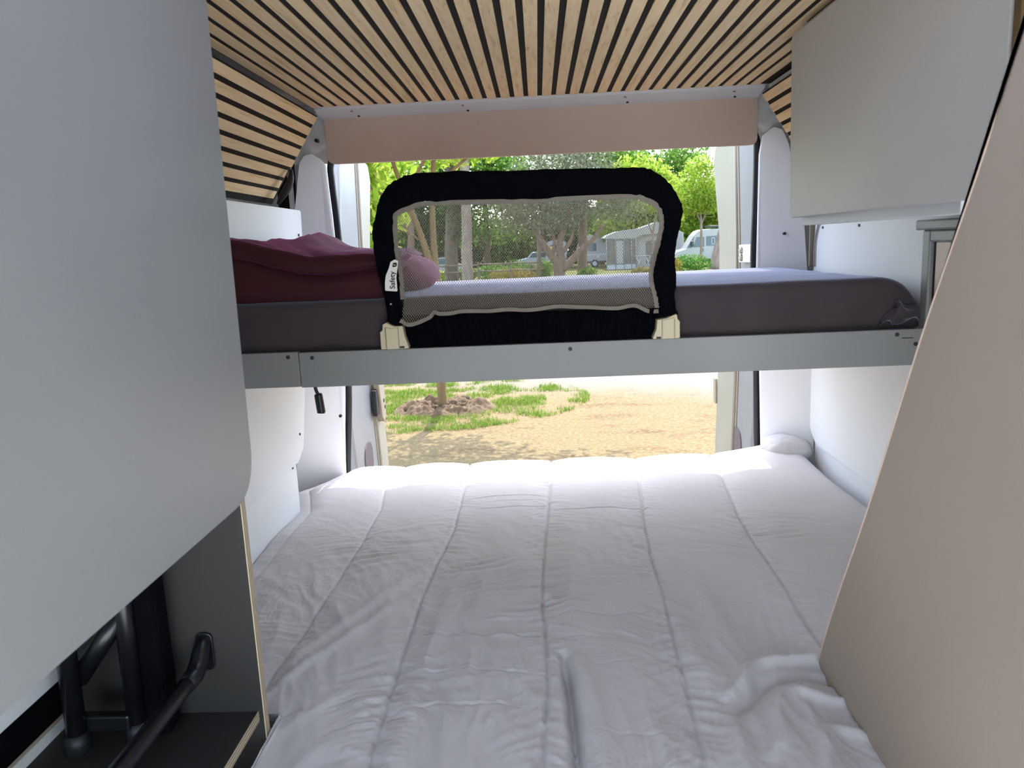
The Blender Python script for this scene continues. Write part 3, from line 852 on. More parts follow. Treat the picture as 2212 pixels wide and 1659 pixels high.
# bunched end of the fitted sheet at the right end
V = []; n = 40; m = 26
for i in range(n):
    for j in range(m):
        u = i / (n - 1); v = j / (m - 1) * 2 * math.pi
        x = .775 + .085 * u + .012 * math.sin(u * 9); z = 1.288 + .055 * (1 - u) * u * 2.0 + .006 * math.sin(u * 17)
        r = .006 + .016 * math.sin(math.pi * min(1, u * 1.05)) * (1 + .35 * math.sin(3 * v + u * 9))
        V.append((x + .3 * r * math.cos(v), 1.768 + r * math.sin(v) * .8, z + r * math.cos(v)))
F = grid_faces(n, m, True)
tk = mesh_obj('sheet_tuck', V, F, 'taupe_sheet', smooth=True)
tag(tk, 'bunched corner of taupe sheet tucked at the right end of the bunk', 'sheet')

# folded maroon blanket -------------------------------------------------
def blanket():
    nx, ns = 90, 80
    xs = np.linspace(-.762, -.345, nx)
    V = []
    for xi, x in enumerate(xs):
        # profile in (y,z): front face with two folds, top, back
        top = np.interp(x, [-.76, -.70, -.60, -.54, -.39, -.345], [1.548, 1.538, 1.512, 1.498, 1.496, 1.49])
        mid = np.interp(x, [-.76, -.70, -.565, -.50, -.357], [1.50, 1.492, 1.455, 1.447, 1.462])
        pk = np.interp(x, [-.76, -.70, -.64, -.57, -.5, -.345], [1.53, 1.548, 1.560, 1.528, 1.508, 1.50])
        prof = [(1.79, 1.393), (1.779, 1.41), (1.778, 1.43), (1.785, mid - .012), (1.797, mid - .002), (1.803, mid + .002), (1.796, mid + .004), (1.786, mid + .010), (1.784, (mid + top) / 2), (1.790, top - .010), (1.803, top - .001),
                (1.822, top + .001), (1.90, top - .004 + (pk - top) * .10), (2.05, top + (pk - top) * .4), (2.22, pk - .004), (2.30, pk), (2.36, pk - .018), (2.41, 1.46), (2.42, 1.40), (2.30, 1.3935), (2.0, 1.3935)]
        p = crom(prof, ns)
        e = min(1, (xs[-1] - x) / .03 + .15)
        c = np.array([1.9, 1.42])
        p = c + (p - c) * np.array([.97 + .03 * e, .75 + .25 * e ** .5])
        y, z = p[:, 0], p[:, 1]
        wv = perlin(np.full(ns, x * 14), y * 5 + z * 11) * .006 + (ridged(np.full(ns, x * 9 + 2) + y * 5, y * 9) - .5) * .011 * (z > 1.44) * (y > 1.83)
        z = np.maximum(z + wv * (z > 1.40), 1.3925)
        V += [(x, a, b) for a, b in zip(y, z)]
    F = grid_faces(nx, ns, True)
    F.append(tuple(range(ns))); F.append(tuple(range((nx - 1) * ns, nx * ns))[::-1])
    o = mesh_obj('blanket', V, F, 'maroon', smooth=True)
    tag(o, 'folded maroon fleece blanket at the left end of the upper bunk', 'blanket')
blanket()
pw = cushion('pillow', (-.405, 2.20, 1.437), (.118, .26, .058), (0, .10, .05), 'magenta_pillow', wr=.004, seed=2, pw=2.2)
tag(pw, 'pink-purple pillow seen through the left part of the bed guard net', 'pillow')

# ================================================================== bed guard
bgd = thing('bed_guard', 'black fabric child bed guard with beige net on the upper bunk', 'bed guard', (0, 1.75, 1.28))
OUT = [(-.352, 1.334), (-.354, 1.388), (-.367, 1.462), (-.372, 1.535), (-.357, 1.596), (-.338, 1.633), (-.303, 1.658), (-.242, 1.668), (-.056, 1.664), (.199, 1.658), (.252, 1.652), (.292, 1.624), (.318, 1.585), (.325, 1.555), (.314, 1.505), (.307, 1.454), (.31, 1.402), (.305, 1.371), (.313, 1.329)]
INN = [(-.311, 1.334), (-.315, 1.39), (-.318, 1.439), (-.325, 1.502), (-.322, 1.568), (-.315, 1.586), (-.288, 1.596), (-.241, 1.605), (-.059, 1.601), (.198, 1.60), (.244, 1.592), (.274, 1.57), (.283, 1.536), (.277, 1.496), (.266, 1.456), (.259, 1.415), (.267, 1.373), (.271, 1.346), (.269, 1.329)]
def sleeve():
    n = 200; sg = 20
    A = crom(OUT, n); B = crom(INN, n)
    V = []
    for i in range(n):
        mid = (A[i] + B[i]) / 2; wv = (A[i] - B[i]) / 2
        for k in range(sg):
            a = 2 * math.pi * k / sg
            ca, sa = math.cos(a), math.sin(a)
            j = 1 + .16 * float(perlin(np.array([i * .31]), np.array([k * .12]))[0]) + .07 * float(perlin(np.array([i * .9 + 40]), np.array([k * .4]))[0])
            q = mid + wv * np.sign(ca) * abs(ca) ** .8 * j
            V.append((q[0], 1.752 + .019 * np.sign(sa) * abs(sa) ** .9 * (1 + .15 * math.sin(i * .7 + k * 2)), q[1]))
    F = grid_faces(n, sg, True); F.append(tuple(range(sg))[::-1]); F.append(tuple(range((n - 1) * sg, n * sg)))
    return mesh_obj('fabric_sleeve', V, F, 'black_fabric', bgd, smooth=True)
slv = sleeve()
HEM = [(-.317, 1.344), (-.300, 1.334), (-.285, 1.335), (-.252, 1.347), (-.240, 1.358), (-.225, 1.354), (-.200, 1.354), (-.176, 1.357), (-.120, 1.355), (-.07, 1.357), (-.02, 1.354), (.036, 1.359), (.085, 1.356), (.131, 1.353), (.173, 1.350), (.215, 1.354), (.246, 1.340), (.269, 1.339)]
def net_y(x, z):
    y = 1.757 + .010 * np.sin((z - 1.34) * 12) + .004 * np.sin(x * 31 + z * 9)
    y = y - .028 * np.clip((-.20 - x) / .11, 0, 1) * np.clip((1.46 - z) / .12, 0, 1)
    y = y - .006 * np.exp(-((x + .24) / .012) ** 2) * np.clip((1.40 - z) / .06, 0, 1)
    return y
def band(name, pts, wd, mat, yoff=0, n=160, thick=.004, wob=0):
    C = crom(pts, n); T = np.gradient(C, axis=0); T /= np.linalg.norm(T, axis=1)[:, None]; N = np.stack([-T[:, 1], T[:, 0]], 1)
    V = []
    for i in range(n):
        for sx, sy in ((-1, -1), (1, -1), (1, 1), (-1, 1)):
            q = C[i] + N[i] * sx * wd / 2
            V.append((q[0], float(net_y(q[0], q[1])) + yoff + sy * thick / 2 + wob * math.sin(i * .55), q[1]))
    F = grid_faces(n, 4, True); F.append((0, 1, 2, 3)); F.append(tuple(range((n - 1) * 4, n * 4))[::-1])
    return mesh_obj(name, V, F, mat, bgd, smooth=False, bev=.001)
inn_b = [(x + (.004 if x < -.05 else (-.004 if x > .05 else 0)), z - (.004 if z > 1.57 else 0)) for x, z in INN[1:-1]]
band('net_binding', inn_b, .0105, 'binding', -.010)
band('net_hem', HEM, .009, 'binding', -.012, wob=.002)
def net():
    poly = np.array([tuple(p) for p in crom([(-.317, 1.344)] + inn_b + [(.269, 1.339)], 160)] + [tuple(p) for p in crom(HEM, 80)[::-1]])
    def inside(x, z):
        c = np.zeros(x.shape, bool); n = len(poly); j = n - 1
        for i in range(n):
            xi, zi = poly[i]; xj, zj = poly[j]
            if zi != zj:
                k = ((zi > z) != (zj > z)) & (x < (xj - xi) * (z - zi) / (zj - zi) + xi)
                c ^= k
            j = i
        return c
    sp = .0044; hw = .00048; stp = .006
    V = []; F = []
    for fam in (1, -1):
        d = np.array([math.cos(fam * .95), math.sin(fam * .95)]); nn = np.array([-d[1], d[0]])
        cen = np.array([-.02, 1.47])
        for k in range(-95, 96):
            t = np.arange(-.42, .42, stp)
            px = cen[0] + nn[0] * k * sp + d[0] * t; pz = cen[1] + nn[1] * k * sp + d[1] * t
            ins = inside(px, pz)
            if not ins.any(): continue
            py = net_y(px, pz) - .008
            prev = None
            for i in range(len(t)):
                if not ins[i]: prev = None; continue
                b = len(V)
                V.append((px[i] - nn[0] * hw, py[i], pz[i] - nn[1] * hw)); V.append((px[i] + nn[0] * hw, py[i], pz[i] + nn[1] * hw))
                if prev is not None: F.append((prev, prev + 1, b + 1, b))
                prev = b
    o = mesh_obj('safety_net', V, F, 'net', bgd, kind='stuff')
    sm = o.modifiers.new('solid', 'SOLIDIFY'); sm.thickness = .0006; sm.offset = 0
net()
# gathered skirt under the net
n = 150; m = 10; V = []
for i in range(n):
    u = i / (n - 1)
    for j in range(m):
        v = j / (m - 1)
        xt = -.318 + u * .588; xb = -.300 + u * .556
        x = xt + (xb - xt) * v
        zt = 1.352 - .006 * u
        z = zt + (1.2795 - zt) * v
        y = 1.752 + .006 * math.sin(u * 70 + 2 * math.sin(u * 17)) * (1 - .5 * v) + .003 * math.sin(u * 160) - .006 * v
        V.append((x, y, z))
sk_o = mesh_obj('skirt', V, grid_faces(n, m), 'black_fabric', bgd, smooth=True)
sm = sk_o.modifiers.new('solid', 'SOLIDIFY'); sm.thickness = .004
# hinge brackets
bl = board('hinge_bracket', rpoly([(-.359, 1.336), (-.350, 1.340), (-.333, 1.331), (-.313, 1.331), (-.310, 1.307), (-.301, 1.279), (-.366, 1.279), (-.366, 1.319), (-.360, 1.323)], .003), 'Y', 1.722, 1.748, 'beige_plastic', bgd, .002)
board('centre_rib', [(-.352, 1.279), (-.324, 1.279), (-.324, 1.328), (-.340, 1.326), (-.352, 1.330)], 'Y', 1.719, 1.7225, 'beige_plastic', bl, .0012)
for x in (-.353, -.3235): box('slot', (x - .0006, x + .0006), (1.7185, 1.7222), (1.281, 1.329), 'sand_latch', bl, 0)
box('release_slot', (-.322, -.312), (1.7205, 1.7222), (1.281, 1.285), 'ink', bl, 0)
br = board('hinge_bracket', rpoly([(.262, 1.322), (.284, 1.325), (.306, 1.334), (.308, 1.322), (.313, 1.316), (.313, 1.2785), (.251, 1.2785), (.260, 1.301)], .003), 'Y', 1.722, 1.748, 'beige_plastic', bgd, .002)
board('centre_rib', [(.272, 1.2785), (.300, 1.2785), (.300, 1.326), (.272, 1.320)], 'Y', 1.719, 1.7225, 'beige_plastic', br, .0012)
for x in (.2735, .3005): box('slot', (x - .0006, x + .0006), (1.7185, 1.7222), (1.281, 1.322), 'sand_latch', br, 0)
box('release_slot', (.260, .270), (1.7205, 1.7222), (1.2795, 1.2835), 'ink', br, 0)
disc('rivet', (-.338, 1.7338, 1.381), .0022, 'Y', -.002, 'steel', slv, 10)

# sewn-in label
TAG = [(-.348, 1.412), (-.320, 1.409), (-.3205, 1.44), (-.3165, 1.462), (-.3135, 1.477), (-.321, 1.481), (-.331, 1.476), (-.336, 1.462), (-.344, 1.446), (-.347, 1.43)]
tg = board('sewn_label', rpoly(TAG, .003, 4), 'Y', 1.7275, 1.7287, 'tag_white', bgd, 0)
def text(body, size, origin, ang, mat, parent, y, shear=0):
    cu = bpy.data.curves.new('lettering', 'FONT'); cu.body = body; cu.size = size; cu.offset = size * .018; cu.extrude = 0
    to = bpy.data.objects.new('lettering', cu); COL.objects.link(to)
    dg = bpy.context.evaluated_depsgraph_get()
    me = bpy.data.meshes.new_from_object(to.evaluated_get(dg))
    V = np.array([v.co[:] for v in me.vertices]); F = [tuple(p.vertices) for p in me.polygons]
    bpy.data.objects.remove(to, do_unlink=True)
    ca, sa = math.cos(ang), math.sin(ang)
    W = [(origin[0] + x * ca - yy_ * sa, y, origin[1] + x * sa + yy_ * ca) for x, yy_, _ in V]
    return mesh_obj('lettering', W, F, mat, parent)
text('Safety', .0165, (-.3255, 1.415), math.radians(87), 'ink', tg, 1.7271)
c, s2 = (-.3225, 1.4685), .0062
dia = rpoly([(c[0] - s2, c[1] - s2 * .9), (c[0] + s2 * .8, c[1] - s2 * .5), (c[0] + s2 * .9, c[1] + s2 * .9), (c[0] - s2 * .5, c[1] + s2 * .8)], .003)
board('printed_mark', dia, 'Y', 1.7271, 1.7275, 'ink', tg, 0)
text('1', .0085, (-.3205, 1.4655), math.radians(70), 'tag_white', tg, 1.7267)

# reading lamp under the bunk ---------------------------------------------
rl = thing('reading_lamp', 'small black gooseneck reading lamp hanging under the bunk board', 'lamp', (-.575, 1.9, 1.2585))
tube('gooseneck', [tuple(p) for p in crom([(-.582, 1.9, 1.2578), (-.584, 1.9, 1.215), (-.580, 1.9, 1.165), (-.574, 1.9, 1.145)], 20)], .0045, 'black_rubber', rl, 10)
V, F = sweep([(-.5745, 1.9, 1.149), (-.574, 1.9, 1.146), (-.5725, 1.9, 1.128), (-.570, 1.9, 1.100), (-.5698, 1.9, 1.0985), (-.5699, 1.9, 1.101)], [.0085, .0105, .0108, .0108, .009, .008], 18)
mesh_obj('lamp_head', V, F, 'black_metal', rl, smooth=False, bev=.0008)

# loose wire and strap ----------------------------------------------------
wi = tube('cable', [tuple(p) for p in crom([(.872, 2.43, 1.54), (.876, 2.462, 1.52), (.876, 2.485, 1.473), (.876, 2.488, 1.43), (.876, 2.487, 1.393)], 30)], .0028, 'wire', seg=8)
tag(wi, 'thin grey cable looping down the right wall beside the pillar board', 'cable')
wi2 = box('cable_channel', (.866, .879), (2.503, 2.512), (1.393, 1.54), 'sand_latch', bev=.002)
tag(wi2, 'narrow dark channel strip beside the right pillar board', 'channel')
st = tube('rubber_strap', [tuple(p) for p in crom([(-.765, 2.46, 1.765), (-.768, 2.455, 1.735), (-.778, 2.45, 1.71), (-.795, 2.445, 1.685), (-.812, 2.445, 1.66)], 24)], [.005 + .0075 * math.sin(math.pi * i / 23) for i in range(24)], 'black_rubber', seg=12)
tag(st, 'black rubber strap end poking out below the left slat panel', 'strap')

# ================================================================== outside
GZ = -.60
gx = np.concatenate([np.linspace(-160, -14, 12), np.linspace(-12, 14, 90), np.linspace(16, 160, 12)])
gy = np.concatenate([np.linspace(-60, 2, 8), np.linspace(3, 22, 80), np.linspace(24, 200, 20)])
GX, GY = np.meshgrid(gx, gy, indexing='ij')
GH = GZ + .02 * fbm(GX * .8, GY * .8, 3) * (np.abs(GX) < 15) * (GY > 3) * (GY < 22) - .01
V = np.stack([GX, GY, GH], -1).reshape(-1, 3).tolist()
struct(mesh_obj('ground', V, grid_faces(len(gx), len(gy)), 'ground_sand', smooth=True), 'sandy campsite ground with pale lane', 'ground')

# soil mound round the young tree
TB = np.array([-1.335, 9.87])
n, m = 60, 150; V = []
for i in range(n):
    r = i / (n - 1)
    for j in range(m):
        a = 2 * math.pi * j / m
        x, y = TB[0] + .02 + .78 * r * math.cos(a), TB[1] + .08 + .62 * r * math.sin(a)
        h = .06 * math.exp(-((r - .55) / .28) ** 2) + .015
        h += (.11 * float(fbm(np.array([x * 4.]), np.array([y * 6.]), 4)[0]) + .05 * float(ridged(np.array([x * 13.]), np.array([y * 13.]))[0] - .5)) * min(1, 3 * (1 - r))
        V.append((x, y, GZ - .02 + max(-.02, h * min(1, 4 * (1 - r)))))
mo = mesh_obj('soil_mound', V, grid_faces(n, m, True), 'soil', smooth=True)
tag(mo, 'ring of loose brown soil heaped around the young tree trunk', 'soil')

def blades(name, pts, hmin, hmax, wd, mat):
    V = []; F = []
    for x, y, z in pts:
        a = random.uniform(0, 2 * math.pi); h = random.uniform(hmin, hmax); l = random.uniform(.2, .7) * h; b = a + random.uniform(-.6, .6) + 1.5
        dx, dy = math.cos(a) * wd, math.sin(a) * wd
        k = len(V)
        V += [(x - dx, y - dy, z), (x + dx, y + dy, z), (x + dx * .6 + math.cos(b) * l * .4, y + dy * .6 + math.sin(b) * l * .4, z + h * .6), (x - dx * .6 + math.cos(b) * l * .4, y - dy * .6 + math.sin(b) * l * .4, z + h * .6), (x + math.cos(b) * l, y + math.sin(b) * l, z + h)]
        F += [(k, k + 1, k + 2, k + 3), (k + 3, k + 2, k + 4)]
    return mesh_obj(name, V, F, mat, kind='stuff')
pts = []
while len(pts) < 24000:
    a = random.uniform(0, 2 * math.pi); r = math.sqrt(random.random())
    x = -1.9 + 2.55 * r * math.cos(a); y = 10.45 + 1.85 * r * math.sin(a)
    q = math.hypot((x - TB[0]) / .66, (y - TB[1] - .08) / .5)
    if q < 1 and random.random() > .03: continue
    nn = float(fbm(np.array([x * 2.2]), np.array([y * 2.2]), 2)[0])
    if random.random() > .55 + nn * 1.6 - .35 * r: continue
    pts.append((x, y, GZ - .01))
gr = blades('grass', pts, .02, .065, .004, 'grass')
tag(gr, 'patchy sunlit grass around the young tree outside', 'grass')

def blob_leaves(blobs, L, W, seed, droop=0.0):
    r = np.random.default_rng(seed)
    Vs = []
    for (c, rad, n) in blobs:
        d = r.normal(size=(n, 3)); d /= np.linalg.norm(d, axis=1)[:, None]
        rr = r.random(n) ** .42
        P = np.array(c) + d * rr[:, None] * np.array(rad)
        u = r.normal(size=(n, 3)); u[:, 2] -= droop; u /= np.linalg.norm(u, axis=1)[:, None]
        v = r.normal(size=(n, 3)); v -= (v * u).sum(1)[:, None] * u; v /= np.linalg.norm(v, axis=1)[:, None]
        s = r.uniform(.6, 1.25, n)[:, None]
        w_ = np.cross(u, v)
        Vs.append(np.stack([P - u * L * s, P + v * W * s - u * L * s * .1 + w_ * W * .3 * s, P + u * L * s, P - v * W * s - u * L * s * .1 + w_ * W * .3 * s], 1).reshape(-1, 3))
    V = np.concatenate(Vs)
    F = [(i, i + 1, i + 2, i + 3) for i in range(0, len(V), 4)]
    return V, F

def limb(pts, r0, r1, n=14, seg=9):
    p = crom(pts, n)
    return sweep([tuple(q) for q in p], list(np.linspace(r0, r1, n)), seg)

def tree(name, label, base, limbs, blobs, L, W, leaf, bark, seed, group=None, droop=0.0):
    t = thing(name, label, 'tree', base, group)
    if limbs:
        V, F = merge([limb(*l) for l in limbs])
        mesh_obj('trunk', V, F, bark, t, smooth=True)
    if blobs:
        V, F = blob_leaves(blobs, L, W, seed, droop)
        mesh_obj('foliage', V, F, leaf, t, kind='stuff')
    return t

def bush(name, label, base, rad, n, L, W, leaf, seed, group=None):
    t = thing(name, label, 'bush', base, group)
    c = (base[0], base[1], base[2] + rad[2] * .75)
    V, F = blob_leaves([(c, rad, n)], L, W, seed)
    V[:, 2] = np.maximum(V[:, 2], base[2])
    mesh_obj('foliage', V, F, leaf, t, kind='stuff')
    ls = []
    for k in range(4):
        a = k * 1.6 + seed
        ls.append(([base, (base[0] + rad[0] * .3 * math.cos(a), base[1] + rad[1] * .3 * math.sin(a), base[2] + rad[2] * .6), (base[0] + rad[0] * .5 * math.cos(a), base[1] + rad[1] * .5 * math.sin(a), base[2] + rad[2] * 1.1)], .03, .01, 6, 6))
    V, F = merge([limb(*l) for l in ls])
    mesh_obj('stem', V, F, 'bark', t, smooth=True)
    return t

# young tree close behind the van: forked ochre trunk, lime leaves
b0 = (TB[0], TB[1], GZ)
nb = [([b0, (-1.33, 9.87, .2), (-1.31, 9.86, .85), (-1.30, 9.86, 1.12)], .062, .058, 20, 12),
      ([(-1.305, 9.86, 1.05), (-1.40, 9.84, 1.42), (-1.50, 9.80, 1.78), (-1.60, 9.76, 2.1), (-1.75, 9.7, 2.6), (-1.9, 9.7, 3.3)], .050, .018),
      ([(-1.30, 9.86, 1.05), (-1.325, 9.88, 1.45), (-1.32, 9.9, 1.95), (-1.28, 9.95, 2.5), (-1.2, 10.0, 3.2), (-1.15, 10.0, 3.8)], .050, .018),
      ([(-1.55, 9.78, 1.95), (-1.9, 9.5, 2.2), (-2.3, 9.3, 2.5), (-2.6, 9.2, 2.7)], .024, .008),
      ([(-1.60, 9.76, 2.2), (-1.25, 9.3, 2.6), (-.9, 9.0, 2.9), (-.5, 8.8, 3.1)], .024, .008),
      ([(-1.3, 9.9, 2.2), (-.9, 10.1, 2.6), (-.4, 10.2, 2.9), (0, 10.2, 3.1)], .026, .008),
      ([(-1.75, 9.7, 2.6), (-1.9, 9.2, 3.0), (-1.7, 8.8, 3.4)], .022, .008),
      ([(-1.45, 9.8, 1.6), (-1.75, 10.0, 1.75), (-2.1, 10.1, 1.8), (-2.4, 10.0, 1.7)], .016, .005)]
bl_ = [((-2.25, 9.6, 2.1), (.5, .6, .6), 520), ((-2.35, 9.4, 2.75), (.75, .8, .45), 560), ((-2.7, 9.7, 1.75), (.5, .5, .45), 300), ((-1.5, 9.6, 2.95), (.9, .8, .35), 520), ((-.6, 9.9, 2.98), (.8, .8, .28), 420),
       ((-1.3, 9.3, 3.5), (1.5, 1.2, .5), 2600), ((-.2, 9.6, 3.4), (.7, .7, .35), 300), ((-2.2, 8.9, 3.3), (.8, .7, .45), 700), ((-.5, 8.9, 3.3), (.9, .8, .4), 900), ((-1.2, 9.6, 4.1), (1.5, 1.3, .4), 1700), ((-2.0, 9.9, 1.65), (.28, .3, .22), 70), ((.5, 9.7, 3.35), (.7, .8, .4), 420), ((.2, 9.0, 3.9), (.9, .9, .5), 800), ((-2.3, 10.6, 2.5), (.7, .4, .5), 420), ((-2.1, 10.2, 2.0), (.45, .4, .35), 260), ((-1.0, 10.4, 2.75), (.7, .5, .2), 260)]
tree('young_tree', 'young tree with ochre trunk in the soil ring close behind the van', b0, nb, bl_, .085, .036, 'leaf_lime', 'bark_ochre', 3, droop=.5)

# trees and hedge further back ---------------------------------------------
def spot(x, y): return (x, y, GZ)
tree('palm_trunk_tree', 'dark ivy-clad trunk left of the pale trunk beyond the wooden fence', spot(-5.2, 46),
     [([spot(-5.2, 46), (-5.15, 46, 1.5), (-4.95, 46, 4), (-4.9, 46, 8)], .42, .34)],
     [((-4.9, 45.9, 4.4), (.75, .7, 1.6), 700), ((-4.85, 45.8, 2.4), (.55, .5, .9), 160), ((-4.9, 46, 8), (3.0, 3, 2.2), 1700)], .14, .05, 'leaf_dark', 'bark_dark', 21, droop=.8)
tree('pale_trunk_tree', 'pale straight trunk standing in the middle of the left net', spot(-4.12, 44.5),
     [([spot(-4.12, 44.5), (-4.1, 44.5, 1), (-4.0, 44.5, 3), (-3.95, 44.5, 7)], .36, .27)],
     [((-3.9, 44.5, 8), (2.6, 2.6, 1.8), 1300)], .16, .06, 'leaf_green', 'bark_pale', 22)
# brown slim trunk at far left of the net
tree('slim_trunk_tree', 'slim brown trunk beside the ochre forks of the young tree', spot(-7.3, 42),
     [([spot(-7.1, 42), (-6.95, 42, 1), (-6.8, 42, 2.6), (-6.7, 42, 5)], .22, .16), ([(-6.85, 42, 2.2), (-7.3, 42, 3.2), (-7.7, 42, 4.5)], .12, .06)],
     [((-7, 42, 6.5), (2.6, 2.2, 1.7), 1500)], .16, .06, 'leaf_lime', 'bark', 23)
ol = spot(1.2, 44)
tree('olive_tree', 'wide grey-green olive tree with several stems behind the guard net', ol,
     [([ol, (1.15, 44, .1), (1.0, 44, .55), (.45, 44, 1.3), (.1, 44, 1.9), (-.3, 44, 2.6)], .36, .10),
      ([(1.15, 44, -.1), (1.3, 44, .7), (1.25, 44, 1.5), (1.6, 44, 2.5), (1.8, 44, 3.4)], .30, .09),
      ([(1.2, 44, -.05), (1.9, 44, .5), (2.5, 44, 1.15), (3.2, 44, 1.7), (3.8, 44, 2.5)], .26, .08),
      ([(1.3, 44, .9), (1.9, 44, 1.7), (2.1, 44, 2.8)], .14, .06), ([(.8, 44, .8), (.95, 44, 1.6), (.7, 44, 2.8)], .13, .05)],
     [((.3, 44, 4.0), (2.6, 2.2, 1.5), 4200), ((3.0, 44, 4.2), (2.6, 2.2, 1.7), 4600), ((1.6, 43.5, 5.6), (3.2, 2.4, 1.3), 4200), ((-1.4, 44.5, 3.3), (1.5, 1.5, 1.2), 1900), ((5.0, 44.5, 3.8), (1.5, 1.5, 1.4), 1900), ((.9, 43, 2.7), (1.6, 1.2, .5), 900)],
     .10, .032, 'leaf_olive', 'bark', 31)
tree('pine', 'straight pine trunk rising just right of the olive tree stems', spot(2.55, 46.5),
     [([spot(2.6, 46.5), (2.64, 46.5, 0.1), (2.7, 46.5, 1.2), (2.75, 46.5, 4), (2.8, 46.5, 9)], .33, .22)],
     [((2.8, 47, 10), (3, 3, 2), 2000)], .16, .04, 'leaf_green', 'bark', 32)
tree('leaning_pine', 'rough leaning pine trunk beside the right rear door', spot(12.1, 50),
     [([spot(11.35, 50), (11.5, 50, .2), (11.75, 50, 1.3), (12.1, 50, 3), (12.6, 50, 8)], .42, .30)],
     [((13, 51, 9.5), (3, 3, 2), 1500)], .16, .04, 'leaf_green', 'bark_pale', 33)
tree('lime_tree', 'slender tree with bright yellow-green crown in front of the parked campervan', spot(10.85, 52),
     [([spot(10.85, 52), (10.88, 52, 1.0), (10.85, 52, 2.7), (10.7, 52, 3.6)], .10, .07), ([(10.86, 52, 2.3), (11.3, 52, 3.4), (11.5, 52, 4.6)], .06, .03), ([(10.86, 52, 2.5), (10.3, 52, 3.5), (10.0, 52, 4.6)], .06, .03)],
     [((10.8, 52, 4.6), (1.9, 1.8, 1.7), 3600), ((10.2, 52, 3.7), (1.2, 1.2, .8), 1000), ((11.6, 52, 3.8), (1.0, 1.2, .8), 800), ((10.9, 52, 6.1), (1.2, 1.2, .7), 700)], .11, .05, 'leaf_lime', 'bark_pale', 34)
tree('slim_fork_tree', 'slim pale tree with small crown growing in front of the awning tent', spot(7.9, 53.5),
     [([spot(7.9, 53.5), (7.92, 53.5, 1.0), (7.95, 53.5, 2.2), (8.2, 53.5, 3.2)], .11, .06), ([(7.94, 53.5, 1.7), (7.6, 53.5, 2.6), (7.4, 53.5, 3.4)], .06, .03)],
     [((7.8, 53.5, 4.4), (1.7, 1.5, 1.2), 2200)], .11, .05, 'leaf_lime', 'bark_pale', 35)

back = [(-26, 62, 5.5, 11, 'leaf_green'), (-19, 58, 5, 9.5, 'leaf_dark'), (-13.5, 56, 4.5, 9, 'leaf_lime'), (-9.5, 64, 5, 11, 'leaf_dark'), (-4.5, 68, 5, 12, 'leaf_green'), (.5, 72, 5.5, 13.5, 'leaf_olive'), (6, 74, 5.5, 13, 'leaf_green'),
        (11, 76, 5, 11.6, 'leaf_green'), (15.6, 74, 3.6, 6.6, 'leaf_lime'), (21.3, 72, 3.3, 10.5, 'leaf_green'), (26, 68, 5, 12, 'leaf_dark'), (33, 66, 5, 11, 'leaf_green'), (8.5, 66, 3.6, 8, 'leaf_lime'), (-33, 66, 6, 12, 'leaf_dark')]
names = ['far left green tree at the end of the tree row', 'dark broad tree seen past the left rear door', 'yellow-green tree behind the young tree', 'dark tall tree behind the slim brown trunk', 'green tree behind the pale straight trunk', 'tall grey-green tree above the olive tree',
         'tall green tree above the motorhome', 'green tree above the white awning tent', 'low lime tree under the gap of blue sky', 'green tree right of the gap of blue sky', 'dark tree hidden past the right rear door', 'far right green tree at the end of the row', 'round lime tree behind the awning tent roof', 'outermost dark tree on the left of the row']
for i, (x, y, r, h, lf) in enumerate(back):
    zc = (h + .5) / 2
    bl2 = [((x, y, zc + .6), (r, r * .8, h - zc), 4200)] + [((x + r * .6 * math.cos(k * 1.9 + i), y - r * .4, zc + .25 * h * math.sin(k * 2.3 + i)), (r * .5, r * .5, h * .17), 750) for k in range(5)]
    tree('background_tree', names[i], spot(x, y), [([spot(x, y), (x + .1, y, h * .3), (x, y, h * .7)], .35, .12)], bl2, .24, .10, lf, 'bark', 60 + i, 'row of trees behind the campsite')

# hedge and shrubs
hb = [(-9.0, 50, 1.5, 1.0, 'leaf_bush', 'light green shrub left of the dark ivy trunk'), (-6.4, 48.5, .9, .6, 'leaf_lime', 'yellow-green shrub at the foot of the ivy trunk'), (-4.6, 50, .7, .7, 'leaf_bush', 'small green shrub between the two trunks'),
      (-3.0, 50, 1.0, .8, 'leaf_bush', 'bright shrub right of the pale trunk'), (-1.5, 51, 1.0, .9, 'leaf_bush', 'round green shrub behind the fence rail'), (-.4, 51.5, .8, .7, 'leaf_olive', 'grey-green shrub beside the thin grey pole'),
      (-1.6, 46.5, 1.5, .6, 'leaf_dry', 'dry orange-green shrub behind the lower fence rail'), (.35, 49, .6, .9, 'leaf_green', 'dark shrub behind the olive tree foot'), (2.9, 45.8, .6, .5, 'leaf_green', 'low shrub at the foot of the pine'),
      (5.6, 42, .7, .5, 'leaf_dry', 'thin dry shrub in front of the awning tent'), (7.6, 46, .9, .9, 'leaf_dry', 'olive brown shrub beside the right leg of the guard'), (9.2, 47, 1.3, .9, 'leaf_bush', 'bright green shrub in front of the parked campervan'),
      (-12, 52, 2, 1.3, 'leaf_green', 'green shrub far left behind the young tree'), (15, 54, 2.0, 1.2, 'leaf_green', 'green shrub to the right of the campervan'), (-16.5, 50, 2.2, 1.3, 'leaf_bush', 'leftmost light green shrub beyond the left door')]
for i, (x, y, r, h, lf, lb) in enumerate(hb):
    bush('shrub', lb, spot(x, y), (r, r * .7, h * .75), int(500 + 600 * r), .09, .04, lf, 100 + i, 'shrubs between the trees')

